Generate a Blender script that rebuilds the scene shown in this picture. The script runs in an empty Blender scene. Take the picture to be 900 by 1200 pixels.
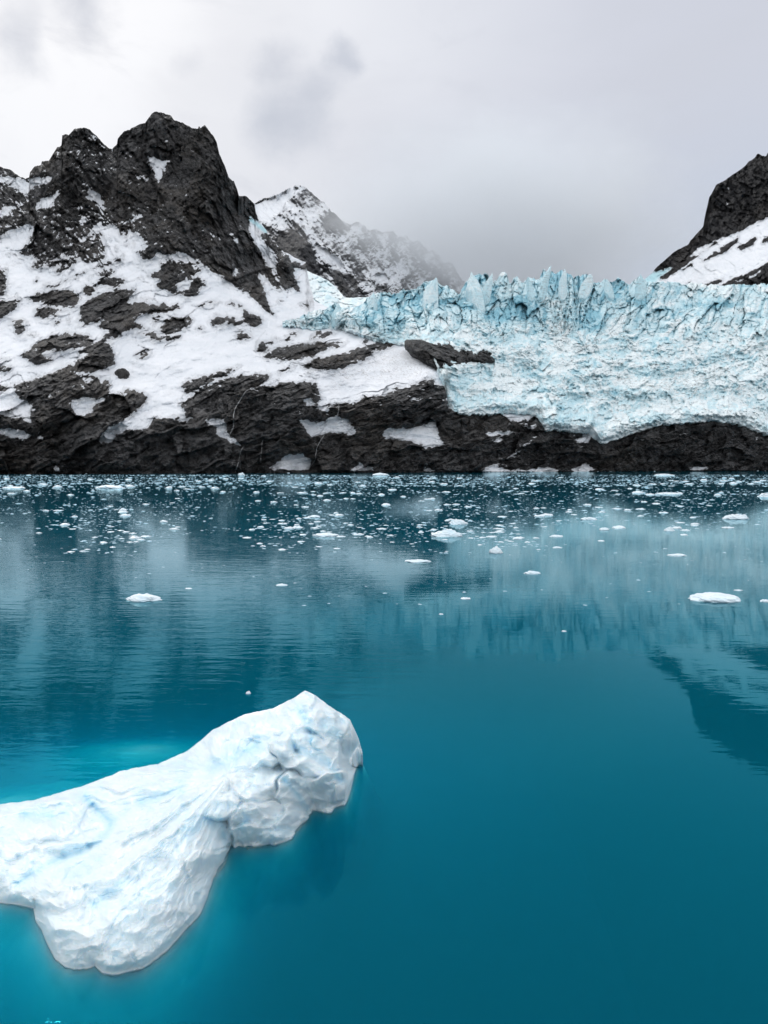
import bpy, math, random
import numpy as np

random.seed(7)
rng = np.random.default_rng(7)
scene = bpy.context.scene
COL = scene.collection

# ----------------------------------------------------------------------------
# camera model (also used to survey the place from the photograph)
# ----------------------------------------------------------------------------
CAM_H = 8.0
PITCH = math.radians(3.88)
F = 870.0
SP, CP = math.sin(PITCH), math.cos(PITCH)


def unproj(px, py, Y):
    """world point seen at photo pixel (px,py) at ground distance Y"""
    xc = (np.asarray(px, float) - 450.0) / F
    yc = (600.0 - np.asarray(py, float)) / F
    dy = CP + yc * SP
    dz = -SP + yc * CP
    t = np.asarray(Y, float) / dy
    return np.stack([xc * t, dy * t, CAM_H + dz * t], -1)


def unproj_z(px, py, z):
    xc = (np.asarray(px, float) - 450.0) / F
    yc = (600.0 - np.asarray(py, float)) / F
    dy = CP + yc * SP
    dz = -SP + yc * CP
    t = (np.asarray(z, float) - CAM_H) / dz
    return np.stack([xc * t, dy * t, CAM_H + dz * t], -1)


def proj(P):
    x, y, z = P[..., 0], P[..., 1], P[..., 2] - CAM_H
    d = y * CP - z * SP
    u = y * SP + z * CP
    return 450 + F * x / d, 600 - F * u / d


# ----------------------------------------------------------------------------
# numpy noise
# ----------------------------------------------------------------------------
def _hash(ix, iy, seed):
    h = (ix.astype(np.int64) * 374761393 + iy.astype(np.int64) * 668265263 + seed * 1442695041) & 0xFFFFFFFF
    h = ((h ^ (h >> 13)) * 1274126177) & 0xFFFFFFFF
    h = (h ^ (h >> 16)) & 0xFFFFFFFF
    h = (h * 2246822519) & 0xFFFFFFFF
    return (h ^ (h >> 15)) & 0xFFFFFFFF


def perlin(x, y, seed=0):
    x = np.asarray(x, float); y = np.asarray(y, float)
    ix = np.floor(x); iy = np.floor(y)
    fx = x - ix; fy = y - iy
    ux = fx * fx * fx * (fx * (fx * 6 - 15) + 10)
    uy = fy * fy * fy * (fy * (fy * 6 - 15) + 10)

    def g(ox, oy):
        a = _hash(ix + ox, iy + oy, seed) * (2 * math.pi / 4294967296.0)
        return np.cos(a) * (fx - ox) + np.sin(a) * (fy - oy)
    a = g(0, 0) * (1 - ux) + g(1, 0) * ux
    b = g(0, 1) * (1 - ux) + g(1, 1) * ux
    return (a * (1 - uy) + b * uy) * 1.45


def fbm(x, y, octs=5, seed=0, lac=2.03, gain=0.5):
    s = 0; a = 1.0; n = 0
    for k in range(octs):
        s = s + a * perlin(x, y, seed + k * 17)
        n += a
        x = x * lac + 13.7; y = y * lac - 7.3; a *= gain
    return s / n


def ridged(x, y, octs=5, seed=0, lac=2.03, gain=0.55):
    s = 0; a = 1.0; n = 0
    for k in range(octs):
        s = s + a * (1 - 2 * np.abs(perlin(x, y, seed + k * 17)))
        n += a
        x = x * lac + 3.7; y = y * lac + 9.3; a *= gain
    return s / n


def voronoi(x, y, seed=0, jit=0.95):
    """F1, F2, per-cell random (two values), vector from the cell point"""
    ix = np.floor(x); iy = np.floor(y)
    f1 = np.full(x.shape, 9.0); f2 = np.full(x.shape, 9.0)
    r1 = np.zeros(x.shape); r2 = np.zeros(x.shape); vx = np.zeros(x.shape); vy = np.zeros(x.shape)
    for ox in (-1, 0, 1):
        for oy in (-1, 0, 1):
            hx = _hash(ix + ox, iy + oy, seed) / 4294967296.0
            hy = _hash(ix + ox, iy + oy, seed + 101) / 4294967296.0
            dx = ix + ox + 0.5 + jit * (hx - 0.5) - x
            dy = iy + oy + 0.5 + jit * (hy - 0.5) - y
            d = np.sqrt(dx * dx + dy * dy)
            m = d < f1
            f2 = np.where(m, f1, np.minimum(f2, d))
            r1 = np.where(m, _hash(ix + ox, iy + oy, seed + 202) / 4294967296.0, r1)
            r2 = np.where(m, _hash(ix + ox, iy + oy, seed + 303) / 4294967296.0, r2)
            vx = np.where(m, dx, vx); vy = np.where(m, dy, vy)
            f1 = np.where(m, d, f1)
    return f1, f2, r1, r2, vx, vy


def facets(x, y, seed, h, tilt):
    """broken blocks: every cell its own height and its own tilted flat face"""
    f1, f2, r1, r2, vx, vy = voronoi(x, y, seed)
    r3 = (r1 * 7.13 + r2 * 3.7) % 1.0; r4 = (r1 * 3.31 + r2 * 9.1) % 1.0
    return (r1 - .5) * h + vx * (r3 - .5) * 2 * tilt + vy * (r4 - .5) * 2 * tilt, f2 - f1, r2, r4


def sstep(a, b, x):
    t = np.clip((x - a) / (b - a), 0, 1)
    return t * t * (3 - 2 * t)


class RBF:
    """linear-kernel interpolation through scattered control points"""
    def __init__(self, pts, smooth=0.0):
        p = np.array(pts, float)
        self.c = p[:, :2]; v = p[:, 2]
        n = len(p)
        d = np.linalg.norm(self.c[:, None] - self.c[None], axis=-1)
        A = np.zeros((n + 3, n + 3))
        A[:n, :n] = -d + np.eye(n) * smooth
        A[:n, n] = 1; A[:n, n + 1:] = self.c / 100.0
        A[n:, :n] = A[:n, n:].T
        self.w = np.linalg.solve(A, np.concatenate([v, [0, 0, 0]]))

    def __call__(self, x, y):
        x = np.asarray(x, float); y = np.asarray(y, float)
        r = self.w[-3] + self.w[-2] * x / 100 + self.w[-1] * y / 100
        for (cx, cy), w in zip(self.c, self.w):
            r = r - w * np.sqrt((x - cx) ** 2 + (y - cy) ** 2)
        return r


# ----------------------------------------------------------------------------
# traced regions: rock / snow, drawn on a survey raster and then blurred
# ----------------------------------------------------------------------------
RX0, RY0, RW, RH = -320, 90, 1560, 490
_gx, _gy = np.meshgrid(np.arange(RW) + RX0 + 0.5, np.arange(RH) + RY0 + 0.5)


def poly(s, ox=0, oy=0, k=1.0):
    return [(ox + float(a.split(',')[0]) / k, oy + float(a.split(',')[1]) / k) for a in s.split()]


def inside(p, gx=None, gy=None):
    gx = _gx if gx is None else gx; gy = _gy if gy is None else gy
    m = np.zeros(gx.shape, bool)
    n = len(p)
    for i in range(n):
        x0, y0 = p[i]; x1, y1 = p[(i + 1) % n]
        if y0 == y1:
            continue
        c = (y0 > gy) != (y1 > gy)
        m ^= c & (gx < (x1 - x0) * (gy - y0) / (y1 - y0) + x0)
    return m


def blur(a, r, n=2):
    for _ in range(n):
        for ax in (0, 1):
            p = np.pad(a, [(r + 1, r) if i == ax else (0, 0) for i in (0, 1)], mode='edge')
            c = np.cumsum(p, ax)
            k = 2 * r + 1
            a = (np.take(c, range(k, c.shape[ax]), ax) - np.take(c, range(0, c.shape[ax] - k), ax)) / k
    return a


def sample(ras, px, py):
    x = np.clip(px - RX0 - 0.5, 0, RW - 1.01); y = np.clip(py - RY0 - 0.5, 0, RH - 1.01)
    ix = x.astype(int); iy = y.astype(int); fx = x - ix; fy = y - iy
    return (ras[iy, ix] * (1 - fx) + ras[iy, ix + 1] * fx) * (1 - fy) + (ras[iy + 1, ix] * (1 - fx) + ras[iy + 1, ix + 1] * fx) * fy


class Raster:
    def __init__(self, v=0.0):
        self.a = np.full((RH, RW), v)

    def paint(self, v, ox, oy, k, *polys):
        for s in polys:
            self.a[inside(poly(s, ox, oy, k))] = v

    def line(self, v, ox, oy, k, w, *lines):
        for s in lines:
            p = poly(s, ox, oy, k)
            for (x0, y0), (x1, y1) in zip(p[:-1], p[1:]):
                L2 = (x1 - x0) ** 2 + (y1 - y0) ** 2 + 1e-9
                t = np.clip(((_gx - x0) * (x1 - x0) + (_gy - y0) * (y1 - y0)) / L2, 0, 1)
                d = np.hypot(_gx - x0 - t * (x1 - x0), _gy - y0 - t * (y1 - y0))
                self.a[d < w] = v


# ---- big rocky mountain on the left and the shore cliffs ----
SN = Raster(1.0)           # 1 = snow, 0 = rock
# peaks
SN.paint(0, 180, 250, 5, "-900,-900 530,-900 560,60 570,130 620,220 650,270 690,320 710,370 740,430 780,455 730,460 700,420 650,370 605,340 640,420 660,450 655,490 710,590 720,605 690,595 640,560 600,520 560,480 500,440 440,400 380,360 310,310 250,270 190,230 140,225 70,245 0,200 -30,190 -100,110 -140,100 -155,140 -200,120 -210,70 -300,70 -300,-50")
SN.paint(0, 0, 250, 5, "-1600,-900 595,-900 595,60 560,100 450,160 470,165 600,100 610,180 620,230 605,285 540,285 500,290 460,260 370,250 300,275 230,285 190,250 150,245 100,235 150,190 190,120 210,65 150,65 70,90 0,130 -200,200 -1600,300")
SN.paint(0, 180, 250, 5, "600,95 640,90 710,170 760,215 800,260 820,310 830,380 870,470 830,455 790,420 785,460 750,430 720,370 715,330 720,270 690,210 660,180 640,150",
         "800,265 850,290 900,285 900,330 870,330 820,310", "495,-100 545,-110 600,-50 620,60 560,0 530,-20")
# snow on the peaks
SN.paint(1, 0, 120, 5, "0,430 60,440 130,450 240,440 320,430 270,475 200,490 155,520 150,590 130,600 70,640 0,680 0,625 60,615 120,600 145,590 145,540 90,500 60,470 -200,470 -200,430",
         "360,495 330,560 300,605 250,615 210,610 215,585 270,560 320,530",
         "480,455 520,490 540,480 530,510 590,540 600,620 595,690 588,620 560,580 500,555 520,540 515,510",
         "430,320 475,330 470,350", "540,290 555,310 630,310 600,298 545,315", "510,155 560,190 600,260 640,275 600,270 545,210",
         "860,320 900,310 900,380 880,370", "790,410 830,437 875,442 860,457 810,447", "690,710 770,680 840,645 835,665 790,692 720,717",
         "610,720 660,705 690,745 620,750", "450,720 480,690 490,660 520,690 470,720", "850,170 880,175 870,188", "560,720 600,690 600,750 520,750", "440,610 490,600 480,615", "470,395 490,400 480,412", "575,390 590,395 580,405")
SN.paint(1, 180, 120, 5, "50,215 70,212 88,240 60,243", "0,315 40,332 100,342 60,390 48,430 32,475 18,430 0,400", "150,690 175,675 165,690", "180,640 200,635 195,645", "100,290 150,300 130,310", "400,515 425,520 415,527", "300,285 315,288 308,293")
SN.paint(1, 180, 250, 5, "455,140 500,150 510,180 490,180 465,160", "320,110 370,125 395,160 350,135", "430,110 460,120 450,135", "310,220 345,250 330,250", "440,280 470,310 500,340 490,360 460,350 470,330", "250,265 270,270 310,310 290,300", "90,240 130,230 120,250", "530,455 560,450 545,475", "570,490 600,500 580,505")
SN.paint(0, 0, 250, 5, "690,70 700,58 780,50 830,20 900,-50 900,200 800,110 760,100 745,145 715,130",
         "800,235 830,205 880,190 940,190 900,260 860,268 820,250",
         "160,320 200,290 260,280 350,275 420,265 460,275 440,300 400,310 390,345 340,350 310,340 340,310 280,310 240,320 200,325",
         "735,235 720,275 650,300 590,320 500,350 440,385 400,400 350,425 270,450 290,430 390,385 480,345 600,295 690,255",
         "560,360 600,330 640,330 690,335 660,360 600,375", "570,400 610,375 690,375 740,385 720,420 690,435 640,430 580,420",
         "480,470 490,420 540,410 575,430 560,460 530,480", "245,535 270,480 300,450 420,440 475,490 460,520 440,555 380,550 300,540",
         "150,500 230,460 270,460 265,500 220,525", "190,560 250,550 350,560 440,570 330,580 335,600 270,610 200,605 215,580",
         "430,640 490,600 460,580 480,530 540,490 620,460 700,445 780,435 810,455 760,490 745,520 800,510 900,530 1000,560 1000,580 900,595 830,590 780,640 860,670 900,680 740,680 735,690 690,720 640,740 600,740 600,710 650,690 570,670 590,640 640,615 560,630 450,675 420,675 480,650 500,635",
         "815,700 870,690 920,700 920,730 840,725", "810,500 860,490 900,495 900,505 830,510", "860,360 900,350 920,370 900,380", "730,385 850,380 850,390 760,392",
         "-400,320 0,320 50,325 35,370 45,440 20,485 -400,490", "-300,510 0,510 60,510 130,505 90,560 20,610 0,620 -300,640", "55,640 80,620 150,620 170,635 120,655 80,665",
         "85,670 130,655 160,680 120,715 85,705", "150,710 180,695 250,715 200,720", "300,655 340,620 370,630 340,660", "380,630 420,610 410,650",
         "190,400 220,370 230,380 210,410", "80,490 110,455 95,495", "30,490 90,490 80,500", "240,430 300,410 270,445",
         "620,300 680,330 640,345", "500,380 560,345 540,375", "25,245 60,235 100,240 50,258", "620,130 660,150 640,170", "660,190 700,200 690,230", "720,160 760,185 735,190")
SN.paint(0, 180, 250, 5, "0,350 50,320 30,280 90,275 200,280 290,300 290,330 270,345 220,370 300,390 310,420 270,430 265,480 200,490 150,480 100,460 20,440 10,420 60,390 0,375",
         "0,540 60,525 100,555 120,530 180,540 150,570 100,575 40,560 0,580", "0,610 40,605 45,620 0,660", "30,680 60,630 130,600 200,605 240,615 220,650 150,690 100,715 40,700",
         "0,720 100,720 160,710 150,740 100,750 0,750",
         "240,555 300,520 370,510 420,530 460,505 510,530 530,560 590,590 620,600 645,620 630,650 590,670 540,640 510,610 520,570 480,550 420,530 340,530 290,550",
         "320,620 345,610 370,590 410,610 430,590 510,620 520,655 480,660 430,640 380,655 350,670 320,640", "240,665 280,660 315,690 280,690",
         "480,725 510,685 560,700 590,730 540,740 500,745", "720,520 740,500 760,520 730,530", "510,400 560,390 580,440 520,430", "440,390 500,370 505,430 480,440")
SN.paint(1, 180, 250, 5, "115,455 150,430 130,415 190,378 230,390 205,430 170,455", "0,470 60,475 220,510 260,525 180,545 60,520 0,500", "140,350 200,345 180,360", "210,310 300,305 320,320 260,325")
SN.paint(0, 0, 410, 5, "220,-50 300,-85 380,-100 460,-100 520,-90 540,-50 500,-20 345,5 280,15 240,20 320,60 260,80 200,80 150,50 110,30 170,0",
         "-300,55 0,50 100,45 50,60 0,65 -300,75", "-300,85 0,85 60,90 75,120 30,130 -300,140",
         "455,15 480,0 500,-50 600,-60 650,-40 675,40 670,80 600,120 500,135 410,130 420,100 440,70 490,40 540,10 470,30",
         "80,210 180,165 300,130 400,85 420,85 420,130 480,150 570,150 640,170 655,200 650,240 620,280 740,225 830,240 870,265 850,300 830,330 740,400 690,430 620,470 590,500 580,540 650,545 690,490 760,465 860,460 900,400 900,960 -1600,960 -1600,490 0,490 60,515 150,530 200,500 240,490 200,440 160,390 200,350 190,330 130,290 90,250",
         "-500,380 0,380 60,385 130,400 200,440 230,480 200,500 150,480 60,460 0,460 -500,440", "-300,205 0,205 50,200 55,230 40,250 -300,260", "30,350 100,345 90,360 40,360",
         "770,40 830,10 900,-10 880,20 860,45 800,50", "180,180 120,185 80,195 60,210 90,230")
SN.paint(1, 0, 410, 5, "410,340 430,290 480,275 520,285 615,285 610,310 570,320 530,360 475,390 440,370", "480,145 620,122 640,138 560,152", "490,170 530,165 540,180 500,190",
         "415,215 445,210 440,225", "255,265 290,255 295,270 265,270", "575,385 620,378 610,392", "720,255 760,265 740,275", "300,705 330,670 360,690 360,715", "475,705 495,685 490,710",
         "180,455 215,455 200,470", "215,505 260,500 265,525 220,525", "160,570 185,555 180,575", "100,375 150,370 190,410 150,405", "690,490 740,440 790,420 860,440 840,465 760,465", "340,110 365,100 355,118", "580,190 620,170 600,195", "480,215 500,213 490,227")
SN.paint(0, 180, 410, 5, "0,390 50,400 130,385 180,390 175,340 150,320 220,275 300,215 400,175 490,150 600,135 700,135 650,155 640,190 600,215 560,235 600,230 680,205 800,190 900,185 960,190 960,960 0,960",
         "155,210 230,160 300,150 400,115 530,85 500,110 430,145 360,170 300,205 230,250 190,255 180,230", "640,50 680,0 900,0 900,50 800,70 760,55", "580,0 670,-10 640,15", "700,150 750,110 850,90 820,120 740,140")
SN.paint(0, 350, 410, 5, "-120,185 70,185 105,210 100,240 140,290 105,295 110,340 180,380 185,350 155,320 230,305 320,310 390,265 440,272 500,265 570,215 640,215 740,175 795,165 800,200 875,225 870,330 900,350 4000,350 4000,960 -120,960",
         "10,105 100,60 250,25 400,0 480,0 380,60 250,110 180,115 130,105 60,115")
SN.paint(1, 180, 410, 5, "140,435 160,390 230,395 230,410 180,422", "300,415 350,400 405,400 430,440 430,490 480,520 530,560 510,570 450,540 400,510 365,495 370,450 320,440",
         "650,695 740,650 780,620 870,610 930,640 920,690 900,710 720,705", "865,280 920,280 910,320 880,310", "830,355 870,350 860,370", "850,410 900,400 930,440 900,450 860,420",
         "95,700 130,680 125,705", "100,395 130,395 120,415", "540,240 600,215 640,160 690,150 700,165 640,215")
SN.paint(1, 350, 410, 5, "-10,400 60,420 130,425 180,390 230,385 300,410 330,465 320,510 230,490 210,480 140,495 70,510 45,470", "475,490 540,455 620,460 740,435 800,415 825,500 855,550 780,570 700,550 600,530 500,515",
         "285,710 340,680 355,650 380,680 430,685 460,710", "20,285 60,280 90,300 85,330 50,325", "455,315 490,308 480,327", "640,262 680,285 730,278 700,297 660,297", "0,610 70,640 70,680 30,710 0,710",
         "700,225 740,222 720,239", "720,560 765,570 740,587", "720,710 745,690 800,695 780,717", "740,660 770,675 745,690", "580,223 610,225 600,237", "195,690 225,690 220,705", "760,283 790,280 775,294", "830,285 870,282 850,297", "315,380 345,365 335,388")
SN.paint(0, 300, 320, 5, "160,400 200,340 280,340 230,365 190,410 165,415", "310,370 350,340 440,325 465,350 400,385 320,390",
         "40,490 100,440 190,420 320,410 440,400 550,400 500,430 430,450 350,480 300,500 200,520 180,495 100,495",
         "250,545 350,500 480,470 560,450 650,420 720,400 820,410 830,420 700,470 560,530 470,565 380,565 300,560", "610,410 650,370 685,380 650,415",
         "0,405 70,395 150,380 150,395 70,420 130,415 60,420 0,425", "80,380 130,370 145,385", "0,430 40,420 75,440 60,465 0,465",
         "-80,600 0,590 70,580 100,600 50,640 20,665 -80,690", "120,590 200,552 230,552 170,580", "180,280 220,270 230,310 190,320", "245,185 300,170 325,200 290,215", "120,165 150,155 160,180 130,180")
SN.paint(1, 300, 320, 5, "660,455 710,450 690,462", "420,440 450,432 440,460")
# right-hand shore cliffs
SN.paint(1, 510, 420, 5, "400,320 480,318 600,335 560,350 480,368 430,355", "510,400 590,390 580,415 530,412", "270,440 350,425 460,425 470,445 380,450 320,455", "480,520 600,455 590,470 520,510 500,525",
         "380,600 440,560 520,530 510,550 440,580 400,600", "270,660 340,620 380,605 370,630 440,655 520,650 560,645 640,640 740,650 720,668 280,668", "800,480 860,460 900,450 900,470 840,485",
         "810,655 860,620 900,615 900,668 800,668", "720,515 800,500 790,515", "315,490 360,470 410,475 370,495", "210,655 260,650 250,665", "340,400 360,385 370,400")
SN.paint(1, 670, 420, 3.913, "0,510 40,490 70,485 120,510 60,520 0,520", "10,375 60,350 100,350 70,385 30,385", "300,370 340,368 330,378", "380,505 410,498 410,512", "530,508 580,495 640,500 640,510 540,515", "730,505 780,498 770,510", "835,350 860,360 850,368", "480,350 540,330 520,345 490,355", "560,300 600,295 590,305", "850,505 900,500 890,512")

ICEA = Raster(0.0)         # pale blue glacier ice on the mountain's far edge
ICEA.line(1, 180, 250, 5, 2.2, "525,0 600,60 690,130 715,165")
DIRT = Raster(0.0)         # grit on the avalanche fan
DIRT.paint(1, 350, 410, 5, "180,115 390,50 510,0 630,0 700,60 800,130 740,175 640,200 560,200 400,190 330,170 200,260 180,200")

# ---- distant mountain ----
SC = Raster(0.38)
SC.paint(1.0, 290, 200, 5, "-40,230 40,190 90,160 170,140 250,90 300,80 335,95 280,140 230,200 200,250 160,280 80,310 0,320", "390,410 480,460 550,510 590,580 560,595 480,550 420,520 370,440", "720,590 800,590 870,650 800,665 730,630", "600,315 640,330 680,365 620,340", "130,330 80,300 160,270", "640,650 700,680 680,700")
SC.paint(0.05, 290, 200, 5, "160,400 240,360 300,360 360,430 390,510 330,530 260,480 190,450", "500,570 560,590 640,640 680,730 600,760 540,690 510,620", "330,540 430,560 440,610 400,600 330,580", "480,240 560,300 620,350 560,360 500,300 460,290")
SC.paint(0.75, 290, 200, 5, "200,240 280,180 330,240 420,290 460,310 400,300 330,290 250,340 160,360", "740,430 790,490 770,500 730,450", "820,540 900,600 900,620 830,560")

# ---- right-hand mountain ----
SD = Raster(1.0)
SD.paint(0, 760, 170, 6.43, "-100,1000 30,960 200,910 290,850 380,770 500,720 690,650 830,570 900,540 1400,380 3000,0 3000,-600 -200,-600",
         "70,1010 200,910 280,850 370,830 430,790 500,730 550,720 450,780 330,870 200,960 110,1020", "390,880 480,820 560,760 620,730 690,685 660,740 590,800 520,830 450,860",
         "660,770 720,740 800,690 820,710 780,760 700,790", "840,750 860,710 900,690 1100,640 1100,690 900,730", "400,1050 500,1020 570,1010 540,1040 470,1055",
         "560,1050 640,1000 740,970 850,910 900,880 1600,560 1600,1200 560,1200", "420,915 440,900 435,915", "230,950 330,890 340,905 260,945", "280,1040 330,1020 310,1045")
SD.paint(1, 760, 170, 6.43, "640,1030 750,1000 870,930 800,990 700,1025", "590,310 605,305 610,335 595,330", "575,440 600,430 595,450", "780,265 790,270 782,280", "745,350 775,330 765,350", "690,520 705,515 700,528", "700,215 720,215 710,222", "540,380 552,382 545,392", "625,640 640,643 632,652", "615,385 632,380 625,392", "740,425 752,428 745,438", "410,790 440,765 430,790", "500,800 540,780 530,810")
ICED = Raster(0.0)
ICED.paint(1, 760, 170, 6.43, "-200,1100 0,975 30,960 195,910 120,975 60,1020 60,1200 -200,1200")

SNb = blur(SN.a, 1, 1); SNw = blur(SN.a, 6, 2); SNm = blur(SN.a, 4, 2)
SCb = blur(SC.a, 3, 2); SDb = blur(SD.a, 1, 1)
ICEAb = blur(ICEA.a, 1, 1); ICEDb = blur(ICED.a, 2, 2); DIRTb = blur(DIRT.a, 5, 2)


# ----------------------------------------------------------------------------
# mesh + material helpers
# ----------------------------------------------------------------------------
def link(o):
    COL.objects.link(o)
    return o


def mesh_from(name, V, Fq, mat, attrs=None, smooth=True, parent=None):
    me = bpy.data.meshes.new(name)
    V = np.asarray(V, np.float32); Fq = np.asarray(Fq, np.int32)
    k = Fq.shape[1]
    me.vertices.add(len(V)); me.vertices.foreach_set('co', V.ravel())
    me.loops.add(Fq.size); me.loops.foreach_set('vertex_index', Fq.ravel())
    me.polygons.add(len(Fq))
    me.polygons.foreach_set('loop_start', np.arange(0, Fq.size, k, dtype=np.int32))
    me.polygons.foreach_set('loop_total', np.full(len(Fq), k, np.int32))
    me.polygons.foreach_set('use_smooth', np.full(len(Fq), smooth, bool))
    for an, av in (attrs or {}).items():
        a = me.attributes.new(an, 'FLOAT', 'POINT')
        a.data.foreach_set('value', np.asarray(av, np.float32).ravel())
    me.update(calc_edges=True); me.validate()
    me.materials.append(mat)
    o = bpy.data.objects.new(name, me)
    if parent is not None:
        o.parent = parent
    return link(o)


def grid_faces(nr, nc, flip=False):
    i = np.arange(nr * nc).reshape(nr, nc)
    f = np.stack([i[:-1, :-1], i[:-1, 1:], i[1:, 1:], i[1:, :-1]], -1).reshape(-1, 4)
    return f[:, ::-1] if flip else f


def grid_normals(P):
    du = np.gradient(P, axis=1); dv = np.gradient(P, axis=0)
    n = np.cross(du, dv)
    return n / (np.linalg.norm(n, axis=-1, keepdims=True) + 1e-12)


def tag(o, label=None, cat=None, group=None, kind=None):
    if label: o['label'] = label
    if cat: o['category'] = cat
    if group: o['group'] = group
    if kind: o['kind'] = kind
    return o


class NT:
    def __init__(self, name):
        self.m = bpy.data.materials.new(name); self.m.use_nodes = True
        self.t = self.m.node_tree; self.t.nodes.clear()
        self.out = self.t.nodes.new('ShaderNodeOutputMaterial')

    def n(self, kind, **kw):
        nd = self.t.nodes.new('ShaderNode' + kind)
        for k, v in kw.items():
            if k.startswith('_'):
                setattr(nd, k[1:], v)
            else:
                key = int(k[1:]) if k[0] == 'i' and k[1:].isdigit() else k.replace('__', ' ')
                s = nd.inputs[key]
                if hasattr(v, 'is_output'):
                    self.t.links.new(v, s)
                else:
                    s.default_value = v
        return nd

    def math(self, op, a, b=0.0, c=0.0, clamp=False):
        return self.n('Math', _operation=op, _use_clamp=clamp, i0=a, i1=b, i2=c).outputs[0]

    def mix(self, f, a, b):
        nd = self.t.nodes.new('ShaderNodeMix'); nd.data_type = 'RGBA'
        for s, v in ((nd.inputs[0], f), (nd.inputs[6], a), (nd.inputs[7], b)):
            if hasattr(v, 'is_output'):
                self.t.links.new(v, s)
            else:
                s.default_value = v if not isinstance(v, tuple) else (*v, 1)[:4]
        return nd.outputs[2]

    def noise(self, vec, scale, detail=4, rough=0.55, dist=0.0):
        return self.n('TexNoise', Vector=vec, Scale=scale, Detail=detail, Roughness=rough, Distortion=dist).outputs[0]

    def ramp(self, v, a, b, lo=0.0, hi=1.0, smooth=True):
        return self.n('MapRange', _interpolation_type='SMOOTHSTEP' if smooth else 'LINEAR', i0=v, i1=a, i2=b, i3=lo, i4=hi).outputs[0]

    def coord(self, scale=(1, 1, 1), rot=(0, 0, 0)):
        tc = self.n('TexCoord').outputs['Object']
        return self.n('Mapping', Vector=tc, Scale=scale, Rotation=rot).outputs[0]

    def attr(self, name):
        return self.n('Attribute', _attribute_name=name).outputs['Fac']

    def bump(self, h, strength, dist, normal=None):
        nd = self.n('Bump', Height=h, Strength=strength, Distance=dist)
        if normal is not None:
            self.t.links.new(normal, nd.inputs['Normal'])
        return nd.outputs[0]

    def surf(self, s):
        self.t.links.new(s, self.out.inputs['Surface'])

    def vol(self, s):
        self.t.links.new(s, self.out.inputs['Volume'])


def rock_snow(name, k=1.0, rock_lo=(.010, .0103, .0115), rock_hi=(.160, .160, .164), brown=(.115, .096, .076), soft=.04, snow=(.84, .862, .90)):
    """k scales the texture size with the distance of the mountain"""
    t = NT(name)
    c = t.coord()
    a = t.attr('snow')
    fine = t.noise(c, .22 / k, 4, .65)
    fine2 = t.noise(c, .9 / k, 2, .6)
    e = t.math('ADD', a, t.math('ADD', t.math('MULTIPLY_ADD', fine, .55, -.275), t.math('MULTIPLY_ADD', fine2, .24, -.12)))
    sm = t.ramp(e, .5 - soft, .5 + soft)
    # rock: beds dipping to the left, blotches of brown
    cs = t.coord((1, .6, 1), (0, math.radians(-33), 0))
    cs = t.n('Mapping', Vector=cs, Scale=(.30, .4, 1.3)).outputs[0]
    strata = t.noise(cs, .26 / k, 5, .70, 1.3)
    blot = t.noise(c, .018 / k, 3, .6)
    grain = t.noise(c, .45 / k, 5, .74)
    v = t.math('ADD', t.math('MULTIPLY', strata, .55), t.math('MULTIPLY', grain, .45))
    rock = t.mix(t.math('ADD', t.math('MULTIPLY', t.ramp(v, .42, .62), .72), t.math('MULTIPLY_ADD', t.attr('tone'), .62, -.20), clamp=True), rock_lo, rock_hi)  # bed and grain contrast widened in colour to make up for weak shading
    bm = t.math('MULTIPLY', t.ramp(blot, .45, .68), t.ramp(grain, .35, .7))
    rock = t.mix(t.math('MULTIPLY', bm, .75), rock, brown)
    wet = t.noise(t.n('Mapping', Vector=c, Scale=(.16, .16, .012)).outputs[0], 1.0 / k, 5, .65, .4)
    rock = t.mix(t.ramp(wet, .50, .66, 0., .72), rock, (.010, .010, .011))
    pale = t.noise(t.n('Mapping', Vector=c, Scale=(.10, .10, .05)).outputs[0], .55 / k, 5, .6)
    rock = t.mix(t.ramp(pale, .56, .72, 0., .5), rock, tuple(q * 1.15 for q in rock_hi))
    sn = t.mix(t.ramp(t.noise(c, .05 / k, 5, .6), .3, .75), snow, (.74, .775, .82))
    run = t.noise(t.n('Mapping', Vector=c, Scale=(.05, .05, .012)).outputs[0], 1.0 / k, 4, .7, .8)
    sn = t.mix(t.ramp(run, .58, .74, 0., .45), sn, (.56, .565, .57))
    ice = t.attr('ice')
    sn = t.mix(ice, sn, (.50, .76, .83))
    dirt = t.math('MULTIPLY', t.attr('dirt'), t.ramp(t.noise(cs, 1.1 / k, 5, .75, 1.), .5, .66))
    sn = t.mix(t.math('MULTIPLY', dirt, .75), sn, (.24, .22, .20))
    col = t.mix(sm, rock, sn)
    hb = t.math('ADD', t.math('MULTIPLY', strata, 1.0), t.math('MULTIPLY', grain, 1.2))
    hb = t.math('MULTIPLY', hb, t.math('MULTIPLY_ADD', a, -.9, 1.0, clamp=True))
    nrm = t.bump(hb, 1.0, 3.4 * k)
    b = t.n('BsdfPrincipled', i0=col, Roughness=t.math('MULTIPLY_ADD', sm, .2, .62), Normal=nrm)
    b.inputs['Specular IOR Level'].default_value = .25
    t.surf(b.outputs[0])
    return t.m


M_ROCK = rock_snow('rock and snow')
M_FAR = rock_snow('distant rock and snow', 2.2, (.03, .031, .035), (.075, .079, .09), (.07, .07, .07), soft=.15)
M_SIDE = rock_snow('dark slate rock and snow', 1.3, (.009, .0095, .011), (.040, .041, .046), (.045, .036, .031))


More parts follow.
